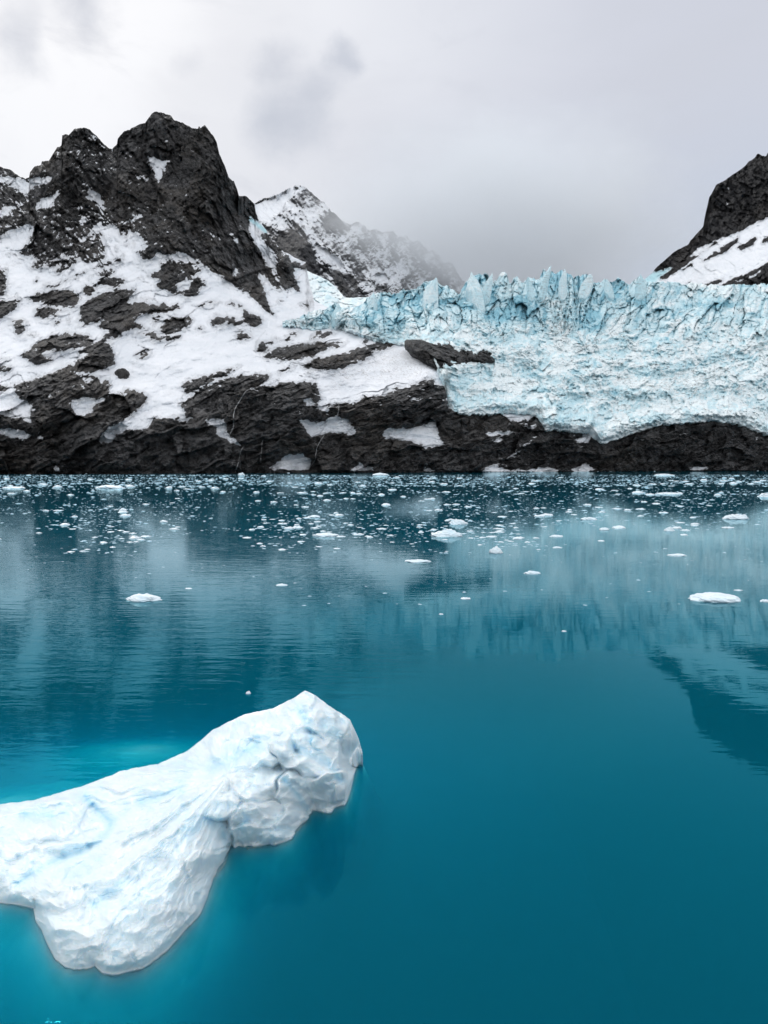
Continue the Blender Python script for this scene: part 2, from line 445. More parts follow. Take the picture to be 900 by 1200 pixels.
# ----------------------------------------------------------------------------
# relief: a grid of surveyed points (column = bearing, row = height), with a back side
# ----------------------------------------------------------------------------
def columns(x0, x1, step, fx0=-10, fx1=910, coarse=5.0):
    xs = []
    x = x0
    while x <= x1:
        xs.append(x)
        x += step if fx0 <= x <= fx1 else coarse
    return np.array(xs, float)


def smooth1(a, r):
    k = np.ones(2 * r + 1) / (2 * r + 1)
    for _ in range(2):
        a = np.convolve(np.pad(a, r, mode='edge'), k, 'valid')
    return a


def rows(bot, top, v, r):
    """row heights that ease from an even lattice to the true outline only near the edges"""
    ts, bs = smooth1(top, r), smooth1(bot, r)
    y = bs[None] + (ts - bs)[None] * v + (top - ts)[None] * sstep(.70, 1, v) + (bot - bs)[None] * sstep(.30, 0, v)
    for i in range(1, len(y)):
        y[i] = np.minimum(y[i], y[i - 1] - .02)
    return y


def polyline(s_pts, jitter=0.0, seed=3, freq=.2):
    p = np.array(s_pts, float)
    o = np.argsort(p[:, 0]); p = p[o]
    return lambda x: np.interp(x, p[:, 0], p[:, 1]) + (jitter * fbm(np.asarray(x) * freq, np.asarray(x) * 0 + 5.5, 4, seed) if jitter else 0)


def back_rows(P, n, run, drop):
    """close the relief behind its skyline: n rows falling away from the viewer"""
    top = P[-1]
    r = []
    d = top - np.array([0, 0, CAM_H]); d[:, 2] = 0
    d /= np.linalg.norm(d, axis=1, keepdims=True)
    for i in range(1, n + 1):
        f = i / n
        q = top + d * run * f
        q[:, 2] = np.maximum(top[:, 2] - drop * f ** .9 * np.maximum(top[:, 2], 5) / 100, -3) if drop else top[:, 2]
        r.append(q)
    return np.concatenate([P, np.stack(r)], 0)


# outline and lie of the glacier, needed for the rock bed under it
gt = poly("150,300 180,280 230,265 260,255 330,215 400,215 430,200 450,185 470,168 490,190 520,200 560,195 600,200 620,180 640,160 680,120 760,110 800,125 840,110 870,95 900,100", 300, 320, 5)
gt += poly("30,210 60,215 90,200 120,190 190,195 205,175 230,160 270,145 310,155 340,175 370,180 410,200 435,218 445,215 460,180 490,140 520,115 560,105 600,100 612,110 620,150 640,150 660,140 680,110 700,98 720,110 735,160 745,165 760,125 780,115 795,140 805,155 830,150 850,130 880,130", 450, 300, 5)
gt += poly("80,150 95,135 120,130 140,145 160,140 170,105 185,80 210,95 240,95 255,105 270,95 290,80 310,90 340,100 360,130 400,115 440,105 455,125 462,155 480,160 520,150 545,130 570,150 590,155 620,125 650,150 690,165 720,140 750,120 780,140 800,150 830,150", 600, 300, 5)
gt += poly("110,175 180,168 300,175 350,192 400,180 460,185 530,192 600,190 700,186 800,192 900,185", 740, 300, 5.625)
gt += [(960, 335), (1100, 340)]
skylG = polyline(gt, 3.6, 35, .26)
gb = poly("150,310 240,315 330,335 440,325 500,330 550,345 650,375 690,395 720,400 800,410 840,418 870,412", 300, 320, 5)
gb += poly("135,515 160,530 200,560 240,600 300,640", 450, 300, 5)
gb += poly("60,180 80,290 102,302 130,312 190,332 300,326 395,322 420,318 500,322 600,335 632,400 645,428 700,415 760,418 800,430", 510, 420, 5)
gb += poly("30,338 90,335 115,370 140,388 200,374 310,335 420,304 520,294 660,284 760,298 840,324 900,348", 670, 420, 3.913)
gb += [(960, 515), (1100, 520)]
botG = polyline(gb, 3.4, 45, .28)
fG = RBF([(331, 385, 690), (350, 386, 680), (380, 386, 675), (440, 398, 660), (470, 404, 645), (500, 425, 632), (520, 440, 606), (526, 478, 592), (560, 485, 590), (590, 484, 596), (632, 485, 604), (640, 505, 600), (690, 505, 622), (706, 518, 618), (760, 500, 645), (830, 492, 662), (900, 508, 672), (1090, 520, 705),
          (350, 365, 720), (400, 352, 760), (440, 345, 780), (470, 345, 790), (440, 375, 715), (500, 330, 800), (500, 370, 730), (570, 322, 820), (560, 375, 745), (560, 400, 705), (560, 450, 640), (600, 460, 640), (640, 318, 880), (640, 345, 820), (640, 375, 775), (640, 400, 740), (640, 450, 660), (700, 325, 880), (700, 360, 830), (700, 395, 765), (700, 440, 700), (760, 330, 900), (760, 385, 800), (760, 400, 775), (760, 450, 700), (830, 333, 930), (830, 380, 830), (830, 410, 780), (830, 450, 720), (900, 333, 950), (900, 380, 840), (900, 440, 755), (1090, 340, 960), (1090, 430, 790)])

# ---- A: the big rocky mountain and shore ----
skyA = poly("0,375 60,395 110,430 150,450 170,440 175,410 205,375 240,365 245,345 285,340 335,265 360,250 365,195 385,185 400,190 440,155 490,148 520,155 560,190 600,240 640,270 660,270 690,240 690,215 730,165 760,160 800,135 850,120 880,80 890,60 900,60", 0, 120, 5)
skyA += poly("0,58 40,55 75,70 100,72 120,100 190,130 240,155 262,152 266,135 275,150 290,135 300,128 320,160 345,190 370,230 385,300 420,380 440,440 470,460 490,510 500,550 520,548 545,550 570,575 590,600 600,650 618,695 660,745", 180, 120, 5)
skyA += [(316, 283), (324, 286), (330, 293), (345, 301), (358, 307), (362, 330), (368, 352), (385, 360), (400, 364), (480, 370), (520, 372), (540, 410), (560, 430), (600, 450), (640, 470), (680, 480), (730, 470), (790, 455), (850, 470), (900, 480), (1100, 480)]
skyA = [(-300, 240), (-200, 215), (-100, 205), (-40, 190)] + skyA
skylA = polyline(skyA, 1.8, 5, .23)
ctlA = [(-250, 557, 470), (0, 555, 490), (100, 554, 500), (200, 554, 515), (300, 553, 530), (400, 553, 545), (500, 552, 560), (600, 552, 585), (700, 551, 610), (800, 551, 640), (900, 550, 660), (1150, 550, 700),
        (0, 480, 508), (70, 470, 522), (95, 530, 508), (108, 530, 496), (150, 500, 510), (200, 480, 528), (240, 500, 525), (300, 450, 552), (350, 445, 562), (370, 500, 548), (400, 470, 565), (450, 500, 560), (450, 460, 578), (500, 440, 592), (600, 500, 603), (700, 520, 620), (750, 500, 640), (820, 493, 660), (900, 500, 675), (1150, 480, 720),
        (0, 420, 580), (100, 420, 580), (200, 420, 600), (300, 420, 605), (400, 420, 625), (0, 350, 690), (100, 360, 680), (200, 360, 690), (300, 370, 695), (350, 380, 705), (400, 400, 685), (450, 420, 655), (380, 365, 765), (480, 372, 785), (550, 380, 785),
        (0, 270, 800), (60, 290, 770), (100, 300, 765), (121, 265, 812), (150, 270, 785), (175, 280, 760), (200, 290, 755), (250, 310, 755), (300, 350, 745), (325, 371, 735),
        (95, 150, 880), (75, 200, 835), (50, 190, 880), (0, 195, 900), (-100, 220, 900), (122, 230, 860), (130, 172, 895), (145, 220, 822), (185, 131, 880), (200, 200, 868), (170, 250, 812), (240, 148, 855), (225, 230, 800), (250, 200, 812), (270, 230, 835), (285, 270, 815), (300, 290, 815), (280, 245, 870), (292, 265, 872), (305, 300, 855), (312, 280, 862), (340, 310, 838), (358, 305, 890), (340, 345, 795), (352, 345, 815),
        (-250, 420, 560), (-250, 300, 800), (600, 460, 640), (800, 460, 690), (1150, 460, 740)]
fA = RBF(ctlA)
xs = columns(-260, 1100, 1.0)
NRA = 430
top = skylA(xs)
bot = 556 + 2.5 - np.clip(xs, -250, 1100) * .006
v = np.linspace(0, 1, NRA)[:, None]
PX = np.repeat(xs[None], NRA, 0)
PY = rows(bot, top, v, 9)
A_PY = PY
Y = fA(PX, PY)
wx = PX * .9; wz = PY * .9
jx = PX + 3.0 * fbm(PX / 9, PY / 9, 3, 11) + 1.2 * fbm(PX / 3, PY / 3, 2, 51)
jy = PY + 3.0 * fbm(PX / 9, PY / 9, 3, 21) + 1.2 * fbm(PX / 3, PY / 3, 2, 61)
rockw = 1 - sample(SNw, PX, PY)
# dipping frame for the beds
ca, sa = math.cos(math.radians(28)), math.sin(math.radians(28))
_wa = 9 * fbm(PX / 70, PY / 50, 3, 73)
ux = PX * ca - PY * sa; uy = PX * sa + PY * ca + _wa
uy = uy * .75 + .25 * PY + 4 * fbm(PX / 25, PY / 18, 3, 74)
peak = sstep(345, 300, PY) * sstep(370, 330, PX)
sn0 = .52 * sample(SNb, jx, jy) + .48 * sample(SNm, jx, jy)
frag = fbm(ux / 15, uy / 4.2, 6, 191, gain=.62)
sn0 = sn0 + .52 * frag * np.clip(1 - np.abs(sn0 - .5) * 1.25, 0, 1)
cr = ridged(PX / 46, PY / 75, 6, 31) * 8.5
# steep gullies on the peaks run down to the right of the arete
pu = PX * .80 - PY * .45; pv = PX * .45 + PY * .85
gul = ridged(pu / 17, pv / 80, 5, 41) * 8
beds = ridged(ux / 60 + .6 * fbm(PX / 40, PY / 40, 2, 72), uy / 9, 5, 71, gain=.6) * 3.6
blocks = voronoi(ux / 22 + .5 * fbm(PX / 20, PY / 20, 2, 5), uy / 11, 9)
blk = (blocks[2] - .5) * 4.5 + (blocks[5]) * 3
lower = 1 - peak
rk1 = facets(ux / 21, uy / 10, 75, 3.5, 6.0)[0]; rk2 = facets(ux / 8 + .5 * fbm(PX / 9, PY / 9, 2, 76), uy / 4.5, 77, 1.8, 3.2)[0]
pk = voronoi(pu / 9 + .6 * fbm(PX / 12, PY / 12, 3, 6), pv / 24, 19)
pk2 = (pk[2] - .5) * 5 + pk[4] * 4 + ridged((PX * .85 - PY * .5) / 7, (PX * .5 + PY * .85) / 45, 4, 197) * 3.5
amp = .10 + .90 * np.clip(rockw * 1.35, 0, 1)
disp = amp * (cr * (.7 + .3 * peak) + gul * peak + beds * (.5 + .5 * lower) + blk * lower * .9 + fbm(PX / 4, PY / 4, 4, 83) * (1.5 + 2.1 * peak) + ridged(ux / 22, uy / 7, 4, 87) * 1.8 + pk2 * peak + (rk1 + rk2) * (.75 * lower + .35 * peak) + facets(ux / 58 + .4 * fbm(PX / 50, PY / 50, 2, 78), uy / 26, 85, 5, 13)[0] * lower + facets(pu / 9, pv / 17, 79, 2.5, 4.5)[0] * peak + facets(pu / 26 + .4 * fbm(PX / 25, PY / 25, 2, 80), pv / 60, 81, 6, 13)[0] * peak)
# smaller steps under the snow
disp += (1 - amp) * (fbm(PX / 60, PY / 26, 4, 91) * 15 + fbm(ux / 22, uy / 9, 4, 93) * 3.0)
# rock stands proud of the snow around it
hump = np.clip(rockw, 0, 1) * (1 - peak)
disp += hump * 7.0
taper = sstep(0, .03, v) * .6 + .4
Y = Y - disp * taper
under = (PX > 333) & (PY < botG(PX) - 1.5) & (PY > skylG(PX) - 30)
Y = np.where(under, np.maximum(Y, fG(PX, PY) + 16), Y)
A_Y = Y
P = unproj(PX, PY, Y)
nz = grid_normals(P)
nz = np.where(nz[..., 1:2] > 0, -nz, nz)[..., 2]
nzs = nz
dust = fbm(PX / 5, PY / 5, 4, 97)
snow = sn0 + np.where(sn0 < .5, 1, .25) * (np.clip(nzs - .34, -.6, .8) * (.52 + .38 * peak) + (.30 + .02 * peak + .14 * peak * sstep(170, 110, PX)) * dust - .07 * peak * sstep(120, 200, PX) + peak * (.14 + .26 * sstep(190, 90, PX)) * np.clip(-gul / 7 + .1, 0, 1)) * sstep(545, 470, PY + 30 * (1 - peak) * 0)
snow = np.where((PX > 520) & (PY > 440), np.where(sn0 > .52, sn0 + .22 + .25 * dust, sn0 + .55 * (nzs - .25) + .45 * dust - .12), snow)
snow = snow - .35 * sstep(548, 553, PY) * (sn0 < .5)
tone = .5 + .35 * (pk[3] - .5) * peak + .35 * (blocks[3] - .5) * lower + .45 * fbm(ux / 30, uy / 5, 4, 193) + .25 * fbm(PX / 40, PY / 40, 3, 195)
tone = tone + .30 * sstep(92, 112, PX + 6 * fbm(PY / 12, PX / 12, 3, 9)) * sstep(440, 480, PY) * sstep(620, 540, PX) - .15 * sstep(112, 92, PX) * sstep(480, 510, PY) + .12 * sstep(420, 380, PY) * lower
A_P = P; A_xs = xs; A_top = top; A_bot = bot
PB = back_rows(P, 10, 140, 45)
ext = lambda a: np.concatenate([a, np.repeat(a[-1:], 10, 0)], 0)
mount = mesh_from('rocky_mountain', PB.reshape(-1, 3), grid_faces(NRA + 10, len(xs)), M_ROCK,
                  {'snow': ext(snow), 'ice': ext(sample(ICEAb, PX, PY)), 'dirt': ext(sample(DIRTb, PX, PY)), 'tone': ext(tone)})
tag(mount, 'dark jagged rocky mountain with snowfields rising from the shore cliffs', 'mountain', kind='structure')


def A_at(px, py, fwd=0.0):
    j = np.interp(px, A_xs, np.arange(len(A_xs)))
    j = int(round(j))
    i = int(round(np.interp(py, A_PY[::-1, j], np.arange(NRA)[::-1])))
    p = A_P[i, j].copy()
    if fwd:
        d = np.array([0, 0, CAM_H]) - p
        p += d / np.linalg.norm(d) * fwd
    return p


# ---- C: distant mountain ----
skyC = poly("-120,260 40,190 90,160 170,145 250,95 300,85 335,95 400,150 450,185 490,235 550,290 600,315 640,298 690,325 715,352 750,345 800,362 850,352 890,385 930,378 970,420 1010,412 1060,470 1100,465 1150,540 1200,545 1260,640 1400,720", 290, 200, 5)
skylC = polyline(skyC, 3.2, 15, .25)
xs = columns(255, 600, 1.0, 0, 900)
NR = 190
top = skylC(xs); bot = np.full(len(xs), 395.0)
v = np.linspace(0, 1, NR)[:, None]
PX = np.repeat(xs[None], NR, 0); PY = bot[None] + (top - bot)[None] * v
fC = RBF([(255, 395, 1500), (350, 395, 1450), (450, 395, 1500), (600, 395, 1800), (345, 217, 2050), (300, 235, 2050), (310, 300, 1850), (355, 290, 1720), (400, 300, 1760), (420, 340, 1600), (470, 340, 1750), (410, 262, 1980), (380, 320, 1700), (345, 320, 1640), (500, 300, 2150), (560, 340, 2200), (480, 270, 2250), (440, 270, 2060), (255, 300, 1900), (600, 350, 2300)])
Y = fC(PX, PY)
pu = PX * .80 - PY * .60; pv = PX * .60 + PY * .80
disp = ridged(pu / 30, pv / 90, 6, 141) * 40 + ridged(PX / 40, PY / 40, 6, 151) * 22 + fbm(PX / 4, PY / 4, 4, 161) * 9
snc = sample(SCb, PX + 3 * fbm(PX / 8, PY / 8, 3, 8), PY + 3 * fbm(PX / 8, PY / 8, 3, 18))
disp *= np.where(snc > .85, .25, 1)
P = unproj(PX, PY, Y - disp)
nz = grid_normals(P); nz = np.where(nz[..., 1:2] > 0, -nz, nz)[..., 2]
snow = snc + .75 * (nz - .60) + .34 * fbm(pu / 5, pv / 24, 5, 171) + .30 * fbm(PX / 22, PY / 22, 3, 173)
PB = back_rows(P, 6, 300, 40)
ext = lambda a: np.concatenate([a, np.repeat(a[-1:], 6, 0)], 0)
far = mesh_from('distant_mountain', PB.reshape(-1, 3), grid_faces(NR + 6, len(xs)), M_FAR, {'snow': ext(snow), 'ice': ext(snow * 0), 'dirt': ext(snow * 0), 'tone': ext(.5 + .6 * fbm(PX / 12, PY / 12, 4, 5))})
tag(far, 'distant snow-dusted grey mountain fading into cloud behind the glacier', 'mountain', kind='structure')

# ---- D: right-hand mountain ----
skyD = poly("-60,1040 0,985 30,960 60,920 100,885 200,800 300,750 320,715 380,650 412,612 424,540 440,470 458,395 510,300 590,255 640,220 700,180 760,120 800,95 820,65 860,80 885,85 900,60 950,20 1100,-60 1500,-150 2200,-150", 760, 170, 6.43)
# make the steep part single-valued in bearing
skyD.sort(key=lambda q: q[0])
skylD = polyline(skyD, 1.3, 25, .25)
xs = columns(752, 1100, .8, 0, 910, 4)
NR = 260
top = skylD(xs); bot = np.full(len(xs), 352.0)
v = np.linspace(0, 1, NR)[:, None]
PX = np.repeat(xs[None], NR, 0); PY = rows(bot, top, v, 9)
fD = RBF([(752, 352, 1180), (830, 352, 1060), (900, 352, 980), (1100, 352, 900), (780, 320, 1280), (806, 290, 1290), (830, 300, 1180), (832, 250, 1290), (850, 230, 1290), (870, 260, 1230), (885, 190, 1290), (900, 200, 1230), (886, 230, 1235), (880, 265, 1190), (840, 320, 1110), (900, 300, 1080), (900, 255, 1170), (1100, 150, 1250), (1100, 250, 1050)])
Y = fD(PX, PY)
snd = sample(SDb, PX + 2.2 * fbm(PX / 7, PY / 7, 3, 8) + 1 * fbm(PX / 2, PY / 2, 2, 9), PY + 2.2 * fbm(PX / 7, PY / 7, 3, 18) + 1 * fbm(PX / 2, PY / 2, 2, 19))
amp = np.where(snd > .5, .2, 1.0)
amp = .2 + .8 * (1 - sample(blur(SD.a, 3, 2), PX, PY))
disp = amp * (ridged(PX / 30, PY / 45, 6, 241) * 12 + ridged((PX * .6 - PY * .8) / 14, (PX * .8 + PY * .6) / 50, 5, 251) * 7 + fbm(PX / 4, PY / 4, 4, 261) * 4 + facets((PX * .6 - PY * .8) / 7, (PX * .8 + PY * .6) / 15, 263, 5, 9)[0] + facets(PX / 4, PY / 5, 265, 3, 5)[0])
P = unproj(PX, PY, Y - disp)
nz = grid_normals(P); nz = np.where(nz[..., 1:2] > 0, -nz, nz)[..., 2]
snow = snd + np.where(snd < .5, (.55 * (nz - .55) + .42 * fbm(PX / 4, PY / 4, 4, 271) - .06), 0)
PB = back_rows(P, 8, 220, 45)
ext = lambda a: np.concatenate([a, np.repeat(a[-1:], 8, 0)], 0)
side = mesh_from('side_mountain', PB.reshape(-1, 3), grid_faces(NR + 8, len(xs)), M_SIDE, {'snow': ext(snow), 'ice': ext(sample(ICEDb, PX, PY)), 'dirt': ext(snow * 0), 'tone': ext(.5 + .7 * fbm((PX * .6 + PY * .8) / 30, (PX * .8 - PY * .6) / 8, 4, 5))})
tag(side, 'black rock mountain with a white snow slope at its foot', 'mountain', kind='structure')

def ico(sub):
    import bmesh
    bm = bmesh.new(); bmesh.ops.create_icosphere(bm, subdivisions=sub, radius=1)
    V = np.array([q.co[:] for q in bm.verts]); Fc = np.array([[q.index for q in f.verts] for f in bm.faces])
    bm.free()
    return V, Fc


ICO = {s: ico(s) for s in (1, 2, 3, 4, 5)}


ICO_ICE = ICO[5]

# ----------------------------------------------------------------------------
# glacier
# ----------------------------------------------------------------------------
def ice_mat():
    t = NT('glacier ice')
    c = t.coord()
    blue = t.attr('blue'); dirt = t.attr('dirt')
    n1 = t.noise(c, .035, 5, .62)
    n2 = t.noise(c, .3, 5, .7)
    f = t.math('ADD', blue, t.math('ADD', t.math('MULTIPLY_ADD', n1, .9, -.45), t.math('MULTIPLY_ADD', n2, .6, -.30)))
    white = t.mix(t.ramp(n2, .35, .65), (.87, .935, .95), (.78, .89, .92))
    pale = t.mix(t.ramp(f, .15, .6), white, (.60, .80, .86))
    col = t.mix(t.ramp(f, .6, 1.2), pale, (.28, .56, .67))
    streak = t.noise(t.n('Mapping', Vector=c, Scale=(.25, .25, 1.0), Rotation=(0, .5, 0)).outputs[0], .45, 6, .75, 1.5)
    dm = t.math('MULTIPLY', dirt, t.ramp(streak, .49, .62))
    col = t.mix(t.math('MULTIPLY', dm, .8), col, (.17, .16, .145))
    nrm = t.bump(t.math('ADD', n2, t.math('MULTIPLY', t.noise(c, 1.1, 4, .7), .5)), .45, 1.4)
    b = t.n('BsdfPrincipled', i0=col, Roughness=.55, Normal=nrm)
    b.inputs['Specular IOR Level'].default_value = .3
    t.surf(b.outputs[0])
    return t.m


M_ICE = ice_mat()
xs = columns(331, 1090, .85, 0, 910)
NR = 300
top = skylG(xs); bot = botG(xs)
v = np.linspace(0, 1, NR)[:, None]
PX = np.repeat(xs[None], NR, 0); PY = rows(bot, top, v, 10)
Y = fG(PX, PY)
# position between the smooth lower ice and the towers at the skyline
up = sstep(408, 372, PY + 8 * fbm(PX / 50, PY / 50, 3, 301))
w1 = fbm(PX / 22, PY / 22, 3, 305); w2 = fbm(PX / 22, PY / 22, 3, 306)
lean = (PX + .35 * PY * sstep(640, 700, PX))
t1 = voronoi(lean / 15 + .5 * w1, PY / 36 + .5 * w2, 311)
t2 = voronoi(lean / 7 + .4 * w1, PY / 15 + .4 * w2, 321)
t3 = voronoi(PX / 11 + .9 * w1, PY / 7 + .9 * w2, 331)
t4 = voronoi(PX / 4.6 + 1.4 * w1, PY / 3.2 + 1.4 * w2, 341)
e1 = sstep(.16, 0, t1[1] - t1[0]); e2 = sstep(.2, 0, t2[1] - t2[0]); 
tow = (t1[2] - .5) * 17 - e1 * 5 * (t1[3] > .35) + (t2[2] - .5) * 6 - e2 * 3 * (t2[3] > .5) + t1[4] * 9 * (t1[3] - .5) * 2 + ridged(lean / 9, PY / 34, 4, 358) * 4
rough = sstep(-.40, .45, fbm(PX / 45, PY / 22, 3, 352))
q1 = facets(PX / 14 + 1.3 * w1, PY / 11 + 1.3 * w2, 331, 2.2, 4.0)
q2 = facets(PX / 6 + 1.2 * w1, PY / 5.2 + 1.2 * w2, 337, 2.2, 3.6)
q3 = facets(PX / 2.8 + 1.0 * w1, PY / 2.6 + 1.0 * w2, 347, 1.7, 2.8)
jum = q1[0] + q2[0] * (.35 + .65 * rough) + q3[0] * (.35 + .65 * rough) + fbm(PX / 75, PY / 30, 3, 351) * 20 + ridged(PX / 95 + .5 * w1, (PY + .25 * PX) / 34, 3, 353) * 8 + ridged((PX + .7 * PY) / 24, (PX * .5 - PY) / 15, 3, 355) * 2.5 * rough
ca1 = ridged(PX / 58 + .9 * w1, (PY + .0016 * (PX - 720) ** 2) / 13 + .9 * w2, 3, 371)
ca2 = ridged((PX + .8 * PY) / 26 + .8 * w1, PY / 40 + .5 * w2, 3, 373)
crev = np.clip(sstep(.42, .72, ca1) * (1 - .7 * up) * sstep(.1, .3, v) * (.35 + .65 * rough) + sstep(.40, .70, ca2) * (.35 + .65 * up) * .8, 0, 1)
disp = tow * 1.25 * up + jum * (1 - .55 * up) - crev * 5 + fbm(PX / 3.0, PY / 3.0, 3, 361) * 1.3
jA = np.clip(np.round(np.interp(xs, A_xs, np.arange(len(A_xs)))).astype(int), 0, len(A_xs) - 1)
YA = np.array([np.interp(PY[0, q], A_PY[::-1, j], A_Y[::-1, j]) for q, j in enumerate(jA)])
lowband = sstep(.16, 0.0, v)
Ys = fG(PX, PY) - 3
Ybed = np.convolve(np.pad(YA, 12, mode='edge'), np.ones(25) / 25, 'valid') - 5.0
Ys = Ys + ((Ybed - Ys[0])[None]) * sstep(.75, 0, v)
Y = Ys * (1 - lowband) + np.minimum(Ys, Ybed[None] - 2 * fbm(PX / 6, PY / 4, 3, 363)) * lowband - disp * (.45 + .55 * sstep(0, .05, v))
P = unproj(PX, PY, Y)
sk = P[:1].copy(); sk[..., 1] += 25; sk[..., 2] -= 3
PB = back_rows(np.concatenate([sk, P], 0), 8, 160, 22)
ext = lambda a: np.concatenate([a[:1], a, np.repeat(a[-1:], 8, 0)], 0)
bluez = Raster(0.0)
bluez.paint(1, 450, 300, 5, "-100,330 0,220 60,215 120,190 190,195 230,150 300,150 440,215 520,110 600,100 640,200 700,250 760,220 840,190 900,220 900,400 780,380 620,420 560,330 420,330 280,330 180,310 60,420 0,450")
bluez.paint(1, 600, 300, 5, "0,220 100,210 170,290 120,330 0,380", "150,140 190,70 300,70 460,110 480,200 640,130 720,250 600,330 540,440 380,440 340,350 420,250 300,230 180,200")
bluez.paint(.8, 740, 300, 5.625, "0,200 100,150 180,180 120,330 60,450 0,480", "260,300 340,280 360,400 300,430", "440,280 560,260 680,300 660,420 600,420 560,380 480,380")
bluez.paint(.7, 300, 320, 5, "340,330 380,240 430,200 470,170 500,240 480,300 420,310 380,330", "560,280 640,170 700,120 720,200 640,270 600,300", "660,260 760,250 800,320 760,360 690,360")
bluez.paint(.55, 510, 420, 5, "80,200 200,180 400,230 600,230 640,230 820,220 900,260 900,400 640,420 600,330 400,310 140,310")
bluez.paint(.5, 510, 420, 5, "630,250 760,240 760,400 640,420")
bluezb = blur(bluez.a, 5, 2)
blue = .20 + .50 * sample(bluezb, PX, PY) + .10 * up + .20 * e1 * up * (t1[3] > .35) + .10 * e2 * up + .22 * (t2[3] - .5) * up + (.34 * (q1[2] - .5) + .34 * (q2[2] - .5) + .3 * (q3[2] - .5)) * (1 - .5 * up) + .60 * fbm(PX / 34, PY / 13, 5, 357) + .42 * crev
dirtz = Raster(0.28)
dirtz.paint(.9, 300, 320, 5, "150,310 180,270 230,240 340,210 400,210 350,260 330,330 240,330", "560,330 620,300 660,340 740,330 820,360 840,410 720,400 640,360")
dirtz.paint(.8, 600, 300, 5, "0,380 120,320 260,340 340,350 360,470 300,480 160,420 60,430", "560,450 680,440 780,470 740,510 640,490", "520,220 640,280 740,230 800,170 840,230 720,310 620,350 560,320")
dirtz.paint(.6, 670, 420, 3.913, "200,40 420,80 640,60 700,120 560,170 330,200 180,150")
dirtz.paint(.75, 450, 300, 5, "160,320 220,340 180,420 100,500 40,460 80,380", "540,290 600,280 570,400 545,380", "660,180 780,180 760,230 680,220")
dirt = sample(blur(dirtz.a, 4, 2), PX, PY) + .9 * (q3[3] > .94) * rough + .35 * (q2[3] > .9) * sstep(.25, .05, q2[1])
glac = mesh_from('glacier', PB.reshape(-1, 3), grid_faces(NR + 9, len(xs)), M_ICE, {'blue': ext(blue), 'dirt': ext(dirt)})
tag(glac, 'pale blue crevassed glacier with jagged ice towers spilling onto the shore rocks', 'glacier')
# the tallest ice towers on its brow, each a block of its own
for sx, st, sb, sw, sd in ((394, 354, 376, 9, 1), (437, 344, 372, 15, 3), (505, 330, 364, 26, 4), (559, 322, 362, 20, 5), (571, 321, 352, 12, 6), (621, 327, 346, 9, 8),
                           (638, 317, 344, 11, 9), (660, 317, 343, 10, 11), (686, 322, 344, 12, 12), (713, 326, 345, 10, 13), (750, 325, 345, 11, 15)):
    V, Fc = ICO_ICE
    V = V.copy()
    y0 = float(np.interp(sx, xs, Y[int(NR * .80)])) - 3
    k_ = y0 / F
    rx, rz = sw * .55 * k_, (sb - st) * .62 * k_
    rs = np.random.default_rng(400 + sd)
    V = V * 1.25
    for q in range(13):
        a_ = rs.random() * 2 * math.pi; up_ = rs.uniform(-.12, .38) if q < 9 else rs.uniform(.6, 1.6)
        n_ = np.array([math.cos(a_), math.sin(a_), up_]); n_ /= np.linalg.norm(n_)
        dd_ = V @ n_ - rs.uniform(.50, .86)
        V = V - np.clip(dd_, 0, None)[:, None] * n_
    gro = ridged(V[:, 0] * 2.6 + sd * 3.1 + V[:, 1] * 1.9, V[:, 2] * .5 + sd, 4, 900 + sd)
    V[:, 0] *= 1 + .10 * fbm(V[:, 2] * 2.5, V[:, 1] * 2.5 + sd, 4, 920 + sd)
    V[:, 1] *= 1 + .20 * gro
    V[:, 2] += .16 * fbm(V[:, 0] * 4 + sd * 7, V[:, 1] * 4, 4, 940 + sd)
    V = V * np.array([rx, rx * .8, rz])
    V[:, 0] += V[:, 2] * .25 * math.sin(sd * 2.3)
    ctr = unproj(sx, (st + sb) / 2 + 2, y0)
    so_ = mesh_from('serac', V + ctr, Fc, M_ICE, {'blue': .52 + .35 * np.clip(.4 - gro, 0, 1) + .15 * math.sin(sd), 'dirt': np.full(len(V), .25 + .3 * (sd % 3 == 0))}, parent=glac)
G_P, G_xs, G_top, G_bot = P, xs, top, bot

# ice tongue in the saddle behind the towers
ts = poly("200,520 275,575 330,580 430,620 480,650 520,680 545,715 570,742 600,745 700,740 800,735 900,740", 290, 200, 5)
skylT = polyline(ts, 1.0, 55, .2)
xs = columns(325, 480, 1.0, 0, 910)
NR = 110
top = skylT(xs); bot = np.full(len(xs), 398.)
v = np.linspace(0, 1, NR)[:, None]
PX = np.repeat(xs[None], NR, 0); PY = bot[None] + (top - bot)[None] * v
Y = RBF([(325, 398, 860), (480, 398, 880), (325, 320, 1200), (400, 340, 1180), (480, 345, 1150), (400, 370, 980), (350, 340, 1080)])(PX, PY)
w1 = fbm(PX / 14, PY / 14, 3, 405)
t3 = voronoi(PX / 12 + .7 * w1, PY / 7 + .7 * w1, 431)
disp = (t3[2] - .5) * 14 - sstep(.2, 0, t3[1] - t3[0]) * 6 + fbm(PX / 4, PY / 4, 4, 461) * 8 + ridged(PX / 30, PY / 18, 4, 471) * 10
P = unproj(PX, PY, Y - disp)
PB = back_rows(P, 5, 200, 10)
ext = lambda a: np.concatenate([a, np.repeat(a[-1:], 5, 0)], 0)
tong = mesh_from('ice_tongue', PB.reshape(-1, 3), grid_faces(NR + 5, len(xs)), M_ICE, {'blue': ext(.25 + .4 * w1 + .3 * (t3[3] - .5)), 'dirt': ext(w1 * 0 + .05)})
tag(tong, 'narrow tongue of broken ice in the saddle beside the dark ridge', 'glacier')


